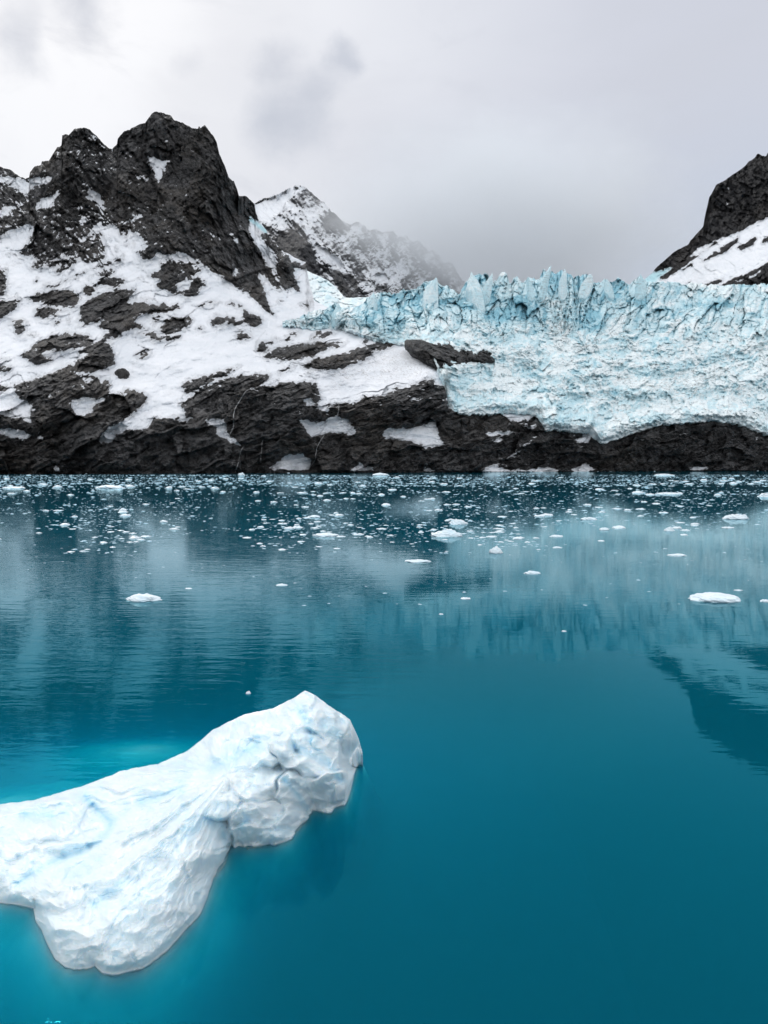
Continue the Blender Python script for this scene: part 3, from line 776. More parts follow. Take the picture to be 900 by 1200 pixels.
# ----------------------------------------------------------------------------
# loose rocks
# ----------------------------------------------------------------------------
def n3(V, f, seed, octs=4):
    return (fbm(V[:, 0] * f + V[:, 2] * f * .7, V[:, 1] * f - V[:, 2] * f * .6, octs, seed) + fbm(V[:, 1] * f + 5 + V[:, 0] * f * .3, V[:, 2] * f, octs, seed + 7)) * .6


def rock_lump(name, centre, rx, ry, rz, seed, label, cat, sub=5, tilt=0.0):
    V, Fc = ICO[sub]
    V = V.copy()
    V *= (1 + .38 * n3(V, 1.3, seed, 5) + .10 * np.sign(n3(V, 3, seed + 3, 2)) * np.abs(n3(V, 3, seed + 3, 2)) ** .5)[:, None]
    V = V * np.array([rx, ry, rz])
    c, s = math.cos(tilt), math.sin(tilt)
    V = np.stack([V[:, 0] * c + V[:, 2] * s, V[:, 1], -V[:, 0] * s + V[:, 2] * c], -1)
    tri = V[Fc]
    fn = np.cross(tri[:, 1] - tri[:, 0], tri[:, 2] - tri[:, 0]); vn = np.zeros_like(V)
    for q in range(3):
        np.add.at(vn, Fc[:, q], fn)
    vn /= np.linalg.norm(vn, axis=1, keepdims=True) + 1e-9
    sn = .05 + .5 * (vn[:, 2] - .62) + .35 * n3(V / max(rx, rz), 6, seed + 9)
    o = mesh_from(name, V, Fc, M_ROCK, {'snow': sn, 'ice': sn * 0, 'dirt': sn * 0, 'tone': sn * 0 + .5})
    o.location = centre
    return tag(o, label, cat)


p = A_at(143, 440)
rock_lump('boulder', tuple(p), 5.2, 5.0, 5.0, 3, 'dark rounded boulder alone on the open snowfield', 'boulder', 4)


def G_at(px, py):
    j = int(round(np.interp(px, G_xs, np.arange(len(G_xs)))))
    t = (py - G_bot[j]) / (G_top[j] - G_bot[j])
    return G_P[int(round(np.clip(t, 0, 1) * 299)), j]


def outcrop(name, outline, Yf, seed, label, cat, thick=14):
    """a rock knob standing out of the ice: surveyed outline, rounded front, real depth behind"""
    pts = np.array(outline)
    x0, y0 = pts.min(0) - 2; x1, y1 = pts.max(0) + 2
    gx, gy = np.meshgrid(np.arange(x0, x1, .7), np.arange(y1, y0, -.7))
    jx = gx + 1.6 * fbm(gx / 6, gy / 6, 3, seed); jy = gy + 1.6 * fbm(gx / 6, gy / 6, 3, seed + 9)
    d = np.full(gx.shape, 1e9)
    n = len(pts)
    for i in range(n):
        (ax, ay), (bx, by) = pts[i], pts[(i + 1) % n]
        L = (bx - ax) ** 2 + (by - ay) ** 2
        t = np.clip(((jx - ax) * (bx - ax) + (jy - ay) * (by - ay)) / L, 0, 1)
        d = np.minimum(d, np.hypot(jx - ax - t * (bx - ax), jy - ay - t * (by - ay)))
    d = np.where(inside(outline, jx, jy), d, -d)
    bulge = np.where(d > 0, np.sqrt(np.clip(d / 12, 0, 1)) * thick, d * 6)
    ca, sa = math.cos(.25), math.sin(.25)
    u_, v_ = gx * ca + gy * sa, -gx * sa + gy * ca
    rough = ridged(u_ / 26, v_ / 5, 5, seed + 31) * 5.0 + facets(u_ / 12, v_ / 5, seed + 5, 5, 5)[0] + ridged(gx / 20, gy / 14, 5, seed + 41) * 4 + fbm(gx / 3, gy / 3, 3, seed + 51) * 2
    P = unproj(gx, gy, Yf(gx, gy) + 5 - bulge - rough * sstep(-1, 4, d))
    nz = grid_normals(P); nz = np.where(nz[..., 1:2] > 0, -nz, nz)[..., 2]
    sn = -.05 + .5 * (nz - .5) + .35 * fbm(gx / 5, gy / 5, 4, seed + 61)
    o = mesh_from(name, P.reshape(-1, 3), grid_faces(*gx.shape), M_ROCK, {'snow': sn, 'ice': sn * 0, 'dirt': sn * 0, 'tone': .25 + .6 * fbm(u_ / 20, v_ / 4, 4, seed + 3)})
    # keep only the knob, with its roots inside the ice
    return o, d


def trimmed(o, d, lim):
    import bmesh
    bm = bmesh.new(); bm.from_mesh(o.data); bm.verts.ensure_lookup_table()
    dd = d.ravel()
    bmesh.ops.delete(bm, geom=[bm.verts[i] for i in np.nonzero(dd < lim)[0]], context='VERTS')
    bm.to_mesh(o.data); bm.free()


oc = poly("130,520 140,505 160,497 220,500 300,500 380,497 430,505 425,535 440,545 500,535 560,525 600,545 635,565 640,590 652,618 600,630 560,640 500,640 450,648 400,668 370,672 310,665 270,645 230,622 210,605 180,580 150,550", 450, 300, 5)
o, d = outcrop('rock_outcrop', oc, lambda x, y: fG(x, y) - 7, 71, '', '', 14)
trimmed(o, d, -4)
tag(o, 'black rock outcrop breaking through the pale ice above the debris fan', 'rock')
oc = poly("-10,545 0,500 40,497 75,510 50,525 20,545 -10,555", 450, 300, 5)
o, d = outcrop('rock_outcrop', oc, lambda x, y: fA(x, y) - 5, 77, '', '', 8)
trimmed(o, d, -3)
tag(o, 'small dark rock knob at the tip of the debris fan below the ice wall', 'rock')


# ----------------------------------------------------------------------------
# meltwater falls on the shore cliffs
# ----------------------------------------------------------------------------
def fall_mat():
    t = NT('white meltwater')
    c = t.coord((1, 1, .15))
    n = t.noise(c, 1.6, 4, .7)
    b = t.n('BsdfPrincipled', i0=t.mix(t.ramp(n, .35, .65), (.13, .13, .13), (.38, .39, .40)), Roughness=.4)
    t.surf(b.outputs[0])
    return t.m


M_FALL = fall_mat()


def waterfall(path, w, label, seed):
    pts = []
    for (ax, ay), (bx, by) in zip(path[:-1], path[1:]):
        n = max(2, int(math.hypot(bx - ax, by - ay) / 1.0))
        for i in range(n):
            t = i / n
            pts.append((ax + (bx - ax) * t, ay + (by - ay) * t))
    pts.append(path[-1])
    pts = np.array(pts)
    C = np.array([A_at(q[0], q[1], 1.0) for q in pts])
    for _ in range(3):
        C[1:-1] = (C[:-2] + C[1:-1] * 2 + C[2:]) / 4
    C[:, 1] -= 1.0
    V = []; Fc = []
    for i, c in enumerate(C):
        ww = w * (.6 + .5 * abs(float(fbm(np.array([i / 6.]), np.array([seed * 1.]), 2, seed)[0]) * 2))
        for a in range(6):
            an = a * math.pi / 3
            V.append(c + np.array([math.cos(an) * ww, math.sin(an) * .5, 0]))
        if i:
            for a in range(6):
                b = (a + 1) % 6
                Fc.append((6 * i - 6 + a, 6 * i - 6 + b, 6 * i + b, 6 * i + a))
    o = mesh_from('waterfall', np.array(V), np.array(Fc), M_FALL)
    tag(o, label, 'waterfall', 'meltwater falls on the shore cliffs')


waterfall(poly("600,222 545,240 520,275 500,310 475,350 470,400 470,450 462,470 445,500", 180, 410, 5), .42, 'longest thin waterfall bending over the rounded cliff below the snow tongue', 1)
waterfall(poly("530,565 512,590 506,620 500,650 490,690 480,718", 180, 410, 5), .30, 'lower thin waterfall dropping from the snow chute to the water', 2)
waterfall(poly("638,530 636,580 630,620 628,660", 180, 410, 5), .28, 'faint short waterfall on the low cliff beside the shore snow wedge', 3)
waterfall(poly("237,308 234,350 230,392", 350, 410, 5), .36, 'short straight waterfall falling onto the square snow patch', 4)
waterfall(poly("150,500 120,545 105,580 98,640 85,665 60,692", 350, 410, 5), .36, 'thin waterfall running from the square snow patch to the shore', 5)

# ----------------------------------------------------------------------------
# water: clear turquoise glacier melt, a closed body with a rippled surface
# ----------------------------------------------------------------------------
def water_mat():
    t = NT('fjord water')
    tc = t.n('TexCoord').outputs['Object']
    def nz(sx, sy, scale, detail=2, rough=.5, dist=0.):
        m = t.n('Mapping', Vector=tc, Scale=(sx, sy, 1), Rotation=(0, 0, .12)).outputs[0]
        return t.noise(m, scale, detail, rough, dist)
    sep = t.n('SeparateXYZ', Vector=tc)
    # wind streaks: ruffled on the left, slick on the right
    wind = t.noise(t.n('Mapping', Vector=tc, Scale=(.5, 1.0, 1)).outputs[0], .05, 3, .5)
    side = t.ramp(sep.outputs[0], -9., 6., 1.0, .0)
    dist = t.ramp(sep.outputs[1], 30., 60., 0., .22)
    ruf = t.math('ADD', t.math('MULTIPLY', t.math('MAXIMUM', side, dist), t.ramp(wind, .32, .6, .35, 1.1)), .26)
    h = t.math('MULTIPLY', t.math('SUBTRACT', nz(.34, 1.4, 1.25, 2), .5), .0115)
    h = t.math('ADD', h, t.math('MULTIPLY', t.math('SUBTRACT', nz(.40, 1.3, 3.2, 2), .5), .0045))
    h = t.math('ADD', h, t.math('MULTIPLY', t.math('SUBTRACT', nz(.4, 1.0, .3, 2), .5), .012))
    h = t.math('MULTIPLY', h, ruf)
    spot = t.ramp(t.noise(tc, .9, 3, .6), .42, .60)
    lap = t.math('MULTIPLY', t.ramp(sep.outputs[0], -1.5, -6.5), t.ramp(sep.outputs[1], 14.5, 9.5))
    h = t.math('ADD', h, t.math('MULTIPLY', t.math('MULTIPLY', t.math('SUBTRACT', nz(.7, 1.6, 8.5, 2), .5), .003), t.math('MULTIPLY', lap, spot)))
    nrm = t.bump(h, 1.0, 1.0)
    fr = t.n('Fresnel', IOR=1.333, Normal=nrm).outputs[0]
    gl = t.n('BsdfGlossy', Color=t.mix(t.ramp(fr, .06, .48), (.05, .70, .88), (.72, .94, 1.0)), Roughness=.02, Normal=nrm)
    tr = t.n('BsdfTransparent')
    ms = t.n('MixShader', i0=fr, i1=tr.outputs[0], i2=gl.outputs[0])
    t.surf(ms.outputs[0])
    # sigma_s ~ grey glacial flour, sigma_a takes the red
    dens = .56
    sc = t.n('VolumeScatter', Color=(.03, .77, .96, 1), Density=dens)
    ss = np.array([.55, .80, .88]) * dens
    sa = np.array([4.9, .52, .35]); dA = 5.0
    ab = t.n('VolumeAbsorption', Color=(*(1 - sa / dA), 1), Density=dA)
    t.vol(t.n('AddShader', i0=sc.outputs[0], i1=ab.outputs[0]).outputs[0])
    return t.m


def box_mesh(name, x0, x1, y0, y1, z0, z1, mat):
    V = [(x, y, z) for x in (x0, x1) for y in (y0, y1) for z in (z0, z1)]
    Fq = [(0, 1, 3, 2), (4, 6, 7, 5), (0, 4, 5, 1), (2, 3, 7, 6), (0, 2, 6, 4), (1, 5, 7, 3)]
    return mesh_from(name, V, Fq, mat, smooth=False)


water = box_mesh('water', -1600, 1600, -120, 780, -30, 0, water_mat())
tag(water, 'calm turquoise fjord water mirroring the mountains', 'water', kind='structure')
bed = NT('fjord bed silt')
bed.surf(bed.n('BsdfPrincipled', i0=(.05, .055, .05, 1), Roughness=.9).outputs[0])
ground = box_mesh('ground', -4000, 4000, -1500, 6000, -33, -31, bed.m)
tag(ground, 'dark silty bed under the fjord', 'ground', kind='structure')

# ----------------------------------------------------------------------------
# the near iceberg
# ----------------------------------------------------------------------------
def berg_mat(name, under=False):
    t = NT(name)
    c = t.coord()
    n1 = t.noise(c, .9, 4, .6)
    n2 = t.noise(c, 5., 5, .65)
    blue = t.attr('blue')
    f = t.math('ADD', blue, t.math('MULTIPLY_ADD', n1, .5, -.25))
    col = t.mix(t.ramp(f, 0., .5), (.80, .885, .93), (.66, .83, .92))
    col = t.mix(t.ramp(f, .5, 1.1), col, (.34, .68, .86))
    h = t.math('ADD', t.math('MULTIPLY', n2, .5), t.math('MULTIPLY', t.noise(c, 22., 3, .6), .10))
    nrm = t.bump(h, .38, .016)
    b = t.n('BsdfPrincipled', i0=col, Roughness=.38, Normal=nrm)
    b.inputs['Specular IOR Level'].default_value = .35
    if under:
        b.inputs['Subsurface Weight'].default_value = .8
        b.inputs['Subsurface Radius'].default_value = (.15, .17, .19)
        b.inputs['Subsurface Scale'].default_value = 1.0
    t.surf(b.outputs[0])
    return t.m


M_BERG = berg_mat('berg ice', True)
bz = lambda s: poly(s, 0, 790, 2)
back = "-260,330 -160,322 -80,313 0,305 80,295 200,260 290,225 370,210 440,180 500,130 570,95 640,80 690,55 715,38 740,50 780,80 820,105 840,150 850,185"
front = "-260,500 -160,520 -80,535 0,535 40,540 78,548 84,580 98,600 108,625 130,668 160,688 205,690 222,683 240,700 260,705 330,690 400,640 432,600 470,560 500,480 530,440 540,402 560,392 580,408 620,402 680,385 720,342 734,318 775,322 808,294 819,264 836,216 850,190"
bk = np.array(bz(back)); fr = np.array(bz(front))
ctlB = [(a, b, 0.0) for a, b in bz(front)]
zb = [.2, .2, .22, .25, .3, .45, .6, .75, 1.0, 1.4, 1.75, 1.9, 2.1, 2.3, 2.2, 1.9, 1.6, 1.0, .3]
ctlB += [(a, b, z) for (a, b), z in zip(bz(back), zb)]
inn = [(600, 150, 1.75), (690, 165, 1.72), (730, 120, 1.95), (760, 205, 1.25), (800, 180, 1.1), (815, 150, 1.25), (780, 240, 1.05), (800, 255, .62), (805, 290, .35), (740, 290, .5), (660, 235, 1.22), (690, 290, .75), (590, 260, 1.38), (525, 330, 1.02), (560, 320, 1.05), (600, 370, .5), (660, 360, .38), (548, 380, .25), (520, 400, .35),
       (480, 300, 1.28), (430, 360, 1.12), (350, 420, .98), (250, 480, .78), (180, 540, .6), (130, 600, .38), (300, 600, .50), (400, 520, .66), (470, 430, .75), (340, 660, .14), (220, 640, .36), (190, 660, .2), (260, 650, .3),
       (205, 295, .40), (245, 330, .40), (235, 380, .42), (150, 430, .35), (60, 480, .28), (100, 360, .48), (0, 400, .42), (20, 490, .28), (60, 520, .16), (120, 490, .52), (40, 440, .40), (170, 340, .52), (290, 340, .78),
       (350, 280, .88), (300, 330, .80), (420, 240, 1.10), (520, 200, 1.5), (-160, 420, .4), (-80, 480, .25), (640, 130, 1.82)]
ctlB += [(a / 2, 790 + b / 2, z) for a, b, z in inn]
fB = RBF(ctlB)
xs = np.arange(-128, 425.2, .8)
NR = 320
top = np.interp(xs, bk[:, 0], bk[:, 1])
bot = np.interp(xs, fr[:, 0], fr[:, 1])
top = np.minimum(top + 1.3 * fbm(xs / 9, xs * 0 + 3, 4, 501), bot - .5)
bot = bot + 3.0 * fbm(xs / 11, xs * 0 + 9, 5, 511)
v = np.linspace(0, 1, NR)[:, None]
PX = np.repeat(xs[None], NR, 0); PY = bot[None] + (top - bot)[None] * v
def planes(kx, ky, seed, wid):
    """the same surface broken into flat cleavage faces"""
    c_ = voronoi(PX / kx + .25 * fbm(PX / 30, PY / 30, 2, seed + 1), PY / ky + .25 * fbm(PX / 30, PY / 30, 2, seed + 2), seed)
    cx_ = PX + c_[4] * kx; cy_ = PY + c_[5] * ky
    z0 = fB(cx_, cy_); ga = fB(cx_ + 2, cy_) - z0; gb_ = fB(cx_, cy_ + 2) - z0
    zf = z0 + ga * .5 * (PX - cx_) * (.7 + .9 * c_[2]) + gb_ * .5 * (PY - cy_) * (.7 + .9 * c_[3])
    return zf, sstep(0, wid, c_[1] - c_[0])


Z = fB(PX, PY)
_zf, _m = planes(52, 36, 577, .16)
_zg, _n = planes(23, 18, 579, .2)
_hd = sstep(215, 275, PX) * sstep(424, 400, PX)
Z = Z + (_zf - Z) * _m * (.18 + .67 * _hd) 
Z = Z + (_zg - fB(PX, PY)) * _n * .30 * _hd
# flutes down the fan, scallops and blocks at the head
al = -PX * .64 + (PY - 790) * .77; ac = PX * .77 + (PY - 790) * .64
fan = sstep(300, 220, PX)
w = fbm(PX / 40, PY / 40, 3, 521)
_dx = PX - 268; _dy = PY - 905
rad = np.hypot(_dx, _dy); ang = np.arctan2(_dy, -_dx)
fl = ridged(ang * 3.4 + .35 * w + rad / 260, rad / 210, 4, 531, gain=.5)
fl3 = ridged(ang * 17 + .8 * w, rad / 90, 3, 533)
fl2 = ridged(ac / 6 + 1.5 * w, al / 50, 3, 541)
sc1 = voronoi(PX / 26 + .6 * w, PY / 20 + .6 * w, 551)
sc2 = voronoi(PX / 11 + .8 * w, PY / 9 + .8 * w, 561)
inner = sstep(-.02, .05, v) * sstep(1.02, .95, v)
lowz = sstep(-.03, .14, Z)
_a = voronoi(PX / 50 + .5 * w, PY / 36 + .5 * w, 551); _b = voronoi(PX / 20 + .7 * w, PY / 15 + .7 * w, 561)
g1 = (.20 * (sstep(0, .55, _a[1] - _a[0]) - .5) + sstep(0, .3, _a[1] - _a[0]) * ((_a[2] - .5) * .10 + _a[4] * (_a[3] - .5) * .30 + _a[5] * .12), 0)
g2 = (.045 * (sstep(0, .6, _b[1] - _b[0]) - .5) + sstep(0, .3, _b[1] - _b[0]) * (_b[4] * (_b[3] - .5) * .10), 0)
soft = fbm(PX / 30, PY / 22, 4, 571)
Z = Z + lowz * inner * (fan * (.22 * fl * sstep(10, 90, rad) + .026 * fl3 * sstep(30, 140, rad) + .08 * soft) + (1 - fan) * (.02 * fl + .45 * g1[0] + .4 * g2[0] + .04 * soft)
                        + (.021 - .012 * fan) * fbm(PX / 9, PY / 7, 4, 583) + .002 * fbm(PX / 3, PY / 3, 3, 581))
# cracks and melt grooves: cut into the ice, and bluer inside
bl = np.zeros(PX.shape)
for line, wid in (("200,285 215,305 240,330 262,345 250,375 200,410 150,425", 5), ("150,430 100,450 40,490", 4), ("735,170 770,210 800,250", 4), ("690,170 740,195 768,212", 4), ("660,240 700,285 725,325", 3.5),
                  ("540,400 525,380 515,340", 5), ("560,360 580,340", 3), ("440,370 480,340 510,350", 8), ("600,170 560,190 500,215", 9), ("300,480 220,540", 5), ("700,80 725,120 730,160", 5), ("760,120 790,140", 7), ("330,300 420,270", 6), ("60,330 120,330", 6)):
    p_ = bz(line)
    for (x0, y0), (x1, y1) in zip(p_[:-1], p_[1:]):
        L2 = (x1 - x0) ** 2 + (y1 - y0) ** 2
        t_ = np.clip(((PX - x0) * (x1 - x0) + (PY - y0) * (y1 - y0)) / L2, 0, 1)
        dd = np.hypot(PX - x0 - t_ * (x1 - x0), PY - y0 - t_ * (y1 - y0)) + 2 * w
        bl = np.maximum(bl, np.exp(-(np.clip(dd, 0, 99) / wid) ** 2))
Z = Z - .05 * blur(bl, 3, 2) * lowz * sstep(0, .08, v) * sstep(1, .92, v)
_zs = blur(Z, 4, 2); Z = Z + (_zs - Z) * sstep(396, 412, PX)
Z = np.maximum(Z, -.02) * sstep(-.002, .04, v + .02)
P = unproj_z(PX, PY, Z)
# below the waterline and down the far side
sk = [P[0] + np.array([0, .05, -.30]), P[0] + np.array([0, .0, -.05])]
bkr = []
for i in range(1, 9):
    f = i / 8
    q = P[-1].copy(); q[:, 1] += (.25 + .55 * P[-1, :, 2]) * f; q[:, 2] = P[-1, :, 2] * (1 - f ** 1.6) - .35 * f
    bkr.append(q)
PB = np.concatenate([np.stack(sk), P, np.stack(bkr)], 0)
bl = .15 + .55 * bl + .30 * w + .25 * fbm(PX / 14, PY / 10, 3, 591)
ext = lambda a: np.concatenate([a[:1], a[:1], a, np.repeat(a[-1:], 8, 0)], 0)
berg = mesh_from('iceberg', PB.reshape(-1, 3), grid_faces(NR + 10, len(xs)), M_BERG, {'blue': ext(bl)})
tag(berg, 'large sculpted blue-white iceberg floating close by in turquoise water', 'iceberg')

# its drowned foot
foot = np.array([P[0, i, :2] for i in range(0, len(xs), 8)] + [PB[-1, i, :2] for i in range(len(xs) - 1, -1, -8)])
gx, gy = np.meshgrid(np.arange(-18, 5, .09), np.arange(8.0, 29, .09))
d = np.full(gx.shape, 1e9); nxm = np.zeros(gx.shape)
n = len(foot)
for i in range(n):
    (ax, ay), (bx, by) = foot[i], foot[(i + 1) % n]
    L = (bx - ax) ** 2 + (by - ay) ** 2 + 1e-9
    t_ = np.clip(((gx - ax) * (bx - ax) + (gy - ay) * (by - ay)) / L, 0, 1)
    dx = gx - ax - t_ * (bx - ax); dy = gy - ay - t_ * (by - ay)
    q = np.hypot(dx, dy)
    nxm = np.where(q < d, dy, nxm)
    d = np.minimum(d, q)
ins = inside([tuple(q) for q in foot], gx, gy)
d = np.where(ins, -d, d)
farside = sstep(-.5, .8, nxm) * (d > 0) * sstep(-3.6, -6.0, gx)
n_ = fbm(gx / 1.6, gy / 1.6, 5, 601)
slope = .72 - .54 * farside + .40 * n_ * (1 - .8 * farside) + 1.1 * sstep(-3.2, -.8, gx) + .06 * farside * np.clip(d - 2, 0, 9)
depth = np.where(d > 0, .004 + slope * d + .08 * (1 - np.exp(-np.clip(d, 0, 9) / .10)) * (1 - farside), .004) + .12 * n_ * np.clip(d, 0, 1) * (1 - .8 * farside) + .04 * fbm(gx / .4, gy / .4, 3, 611) * np.clip(d * 3, 0, 1)
zz = -np.clip(depth, .004, 9) - .3 * np.clip(d - 4.5, 0, 9)
_zb = blur(zz, 5, 3); zz = zz + (np.minimum(_zb, -.006) - zz) * sstep(.15, .9, d) * (1 - farside)
_mc = unproj_z(168, 884, -.3)
_mr = ((gx - _mc[0]) * .55) ** 2 + (gy - _mc[1]) ** 2
zz = np.maximum(zz, -(.02 + .29 * np.sqrt(_mr + .12) + .05 * n_))
PU = np.stack([gx, gy, zz], -1)
sel = d < 7.0
idx = -np.ones(gx.shape, int); idx[sel] = np.arange(sel.sum())
Fq = grid_faces(*gx.shape); lut = idx.ravel()
Fq = lut[Fq]; Fq = Fq[(Fq >= 0).all(1)]
sub = mesh_from('submerged_ice', PU[sel], Fq, M_BERG, {'blue': np.full(sel.sum(), .8)}, parent=berg)
sub['label'] = 'drowned foot of the iceberg glowing turquoise under the surface'

# ----------------------------------------------------------------------------
# drifting ice
# ----------------------------------------------------------------------------
M_FLOE = berg_mat('floe ice')


def floe_mesh(name, seed, flat, peaky, sub):
    V, Fc = ICO[sub]
    V = V.copy()
    V *= (1 + .50 * n3(V, 1.1, seed, 4) + .22 * n3(V, 2.8, seed + 5, 4))[:, None]
    up = V[:, 2] > 0
    hh = np.where(up, V[:, 2] * flat * (1 + peaky * (n3(V * np.array([1, 1, 0]), 1.6, seed + 11, 3) * 2.2)), V[:, 2] * .10)
    V[:, 2] = hh
    V[:, 1] *= .62
    s = np.ptp(V[:, 0]); V /= s          # unit width
    V[:, 2] -= .004
    me = mesh_from(name, V, Fc, M_FLOE, {'blue': .2 + .4 * n3(V, 4, seed + 2)})
    return me


def ground_at(px, py):
    q = unproj_z(px, py, 0.0)
    return float(q[0]), float(q[1])


BIG = [
    (839, 703, 58, .20, 0, 'large flat white floe on the slick blue water, largest of the small floes'),
    (167, 703, 43, .22, 0, 'long white floe with a stepped top on the rippled reflection of the mountain'),
    (381, 628, 32, .16, 0, 'low white floe in front of the brash field below the pale reflection'),
    (524, 628, 38, .26, 1, 'ragged white floe with two humps near the middle of the brash field'),
    (537, 614, 22, .30, 1, 'pale blue domed floe just behind the ragged two-humped floe'),
    (490, 658, 32, .12, 0, 'thin tilted white floe drifting clear of the brash field'),
    (581, 648, 16, .50, 1, 'glassy rounded floe like a ring beside the brash field'),
    (624, 672, 20, .22, 0, 'small solitary white floe on the pale glacier reflection'),
    (546, 702, 12, .25, 0, 'tiny white floe alone left of the slick water'),
    (517, 720, 6, .3, 0, 'very small white speck of ice on the dark ripples'),
    (661, 740, 6, .3, 0, 'very small white ice bit at the foot of the glacier reflection'),
    (793, 651, 22, .13, 0, 'flat white floe apart on the pale reflection above the large floe'),
    (898, 705, 14, .25, 0, 'white floe cut by the edge of the picture beside the largest small floe'),
    (862, 608, 28, .24, 1, 'white floe with one raised end at the edge of the brash field'),
    (708, 621, 11, .32, 1, 'rounded white floe touching its flatter neighbour'),
    (725, 619, 16, .22, 0, 'flatter white floe beside the rounded one'),
    (783, 579, 30, .10, 0, 'flat pale blue slab lying low in the dense brash'),
    (865, 692, 10, .15, 0, 'sliver of white ice just behind the largest small floe'),
    (898, 582, 20, .22, 1, 'chunky white floe at the edge of the picture in the dense brash'),
    (778, 557, 25, .12, 0, 'long flat floe lying under the right shore cliff'),
    (652, 629, 16, .2, 0, 'low white floe between the brash field and the pale reflection'),
    (653, 642, 12, .17, 0, 'narrow white floe below the low one on the pale reflection'),
    (291, 813, 6, .7, 1, 'lone little lump of clear ice above the large iceberg'),
    (330, 686, 14, .2, 0, 'small floe on the ripples between the mountain reflections'),
    (221, 690, 8, .2, 0, 'tiny floe right of the long stepped floe'),
    (130, 572, 36, .14, 0, 'wide flat floe at the far edge of the brash on the dark reflection'),
    (16, 572, 24, .12, 0, 'flat floe at the picture edge on the dark reflection'),
    (144, 599, 9, .45, 1, 'upright little lump in the brash below the wide flat floe'),
    (198, 572, 8, .35, 1, 'white lump right of the wide flat floe'),
    (784, 622, 12, .35, 1, 'blocky white piece at the near edge of the right brash'),
    (853, 619, 14, .2, 0, 'low floe in front of the floe with one raised end'),
    (690, 609, 20, .2, 0, 'broad low floe at the near edge of the brash right of centre'),
    (641, 604, 16, .22, 0, 'low broken floe among the brash left of the broad low one'),
    (446, 557, 20, .22, 0, 'white floe close under the shore cliffs in the middle'),
    (283, 557, 8, .5, 1, 'small pointed floe standing off the low cliff'),
    (368, 606, 16, .18, 0, 'thin floe in the brash above the low white floe'),
]
variants = {}
for i, (px, py, wpx, h, pk, lab) in enumerate(BIG):
    x, y = ground_at(px, py)
    o = floe_mesh('ice_floe', 700 + i * 13, h * 1.35, .7 if pk else .35, 5 if wpx > 18 else 4)
    s = wpx * math.hypot(x, y) / F
    o.location = (x, y, 0)
    o.scale = (s, s, s)
    tag(o, lab, 'ice floe', 'ice floes drifting in the fjord')

strand = [floe_mesh('stranded_ice', 850 + i * 17, .14 + .07 * i, .8, 4) for i in range(4)]
for k, px in enumerate((66, 101, 206, 338, 424, 566, 573, 592, 604, 618, 633, 652, 668, 676, 689, 701, 715, 742, 767, 775, 792, 815, 828, 834, 851, 863, 872, 888, 897)):
    o = strand[k % 4] if k < 4 else link(strand[k % 4].copy())
    q = unproj(px, 552.6, float(fA(px, 553)) - 9 + 6 * rng.random())
    s = min(1.3 * rng.random() ** -.6, 8.)
    o.location = (float(q[0]), float(q[1]), 0); o.rotation_euler = (0, 0, rng.normal(0, .4)); o.scale = (s, s, s * (.6 + .6 * rng.random()))
    tag(o, 'white ice chunk stranded at the foot of the shore cliffs', 'ice chunk', 'ice chunks stranded along the shore')

# shape library for the brash
lib = [floe_mesh('brash_ice', 900 + i * 19, .14 + .16 * rng.random(), .7 * rng.random() + .2, 3) for i in range(8)]


def dens(px, py):
    """how thick the brash lies at a point of the water"""
    n = fbm(np.array([px / 120.]), np.array([py / 14.]), 3, 801)[0]
    n2 = fbm(np.array([px / 40.]), np.array([py / 6.]), 3, 811)[0]
    if py < 568: base = 1.4
    elif py < 575: base = .45 + n
    else: base = .62 - max(0, py - 612) / 60 + 1.0 * n
    if px < 430 and py > 590:                       # open lanes between the patches on the left
        base -= .30 * math.sin(px / 37. + 1.1) + .1
    if px > 640 and py > 600: base -= (py - 600) / 50
    if 600 < px < 800 and 575 < py < 590: base += .2
    return base + .5 * n2


pts = []
tries = 0
while len(pts) < 9500 and tries < 200000:
    tries += 1
    py = 556.5 + 92 * rng.random() ** 1.55
    px = -30 + 960 * rng.random()
    if rng.random() < max(.015, dens(px, py)):
        x, y = ground_at(px, py)
        R = math.hypot(x, y)
        s = min(.30 * rng.random() ** -.42, 2.4) * (.8 + .5 * (py < 580))
        wpx = s * F / R
        if wpx > 14: s *= 14 / wpx
        pts.append((s * F / R, px, py, x, y, s))
for k in range(3600):                               # the mush along the cliffs
    py = 556.3 + 14 * rng.random() ** 1.3; px = -30 + 960 * rng.random()
    if fbm(np.array([px / 60.]), np.array([py / 3.]), 3, 821)[0] < -.10: continue
    x, y = ground_at(px, py); s = .5 + .9 * rng.random()
    pts.append((s * F / math.hypot(x, y) * .5, px, py, x, y, s))
for k in range(60):                                 # a few crumbs in open water
    px = 900 * rng.random(); py = 650 + 60 * rng.random() ** 2
    x, y = ground_at(px, py)
    s = .15 + .15 * rng.random()
    pts.append((s * F / math.hypot(x, y), px, py, x, y, s))
pts.sort(key=lambda q: -q[0])
NIND = 260
zone = lambda px, py: ('white chip of brash ice in the dense belt under the cliffs' if py < 575 else
                       'white brash chip in the patches on the dark mountain reflection' if px < 430 else
                       'white brash chip scattered on the pale glacier reflection' if px > 640 and py > 598 else
                       'white brash chip in the field in the middle of the water')
grp = {}
for k, (wpx, px, py, x, y, s) in enumerate(pts[:NIND]):
    src = lib[k % len(lib)]
    o = src if k < len(lib) else link(src.copy())
    o.location = (x, y, -.01)
    o.rotation_euler = (0, 0, rng.normal(0, .35) + (math.pi if rng.random() < .5 else 0))
    o.scale = (s, s * (.8 + .6 * rng.random()), s * (.6 + .9 * rng.random()))
    tag(o, zone(px, py), 'ice floe', zone(px, py).replace('white brash chip', 'brash chips').replace('white chip of brash ice', 'brash chips'))
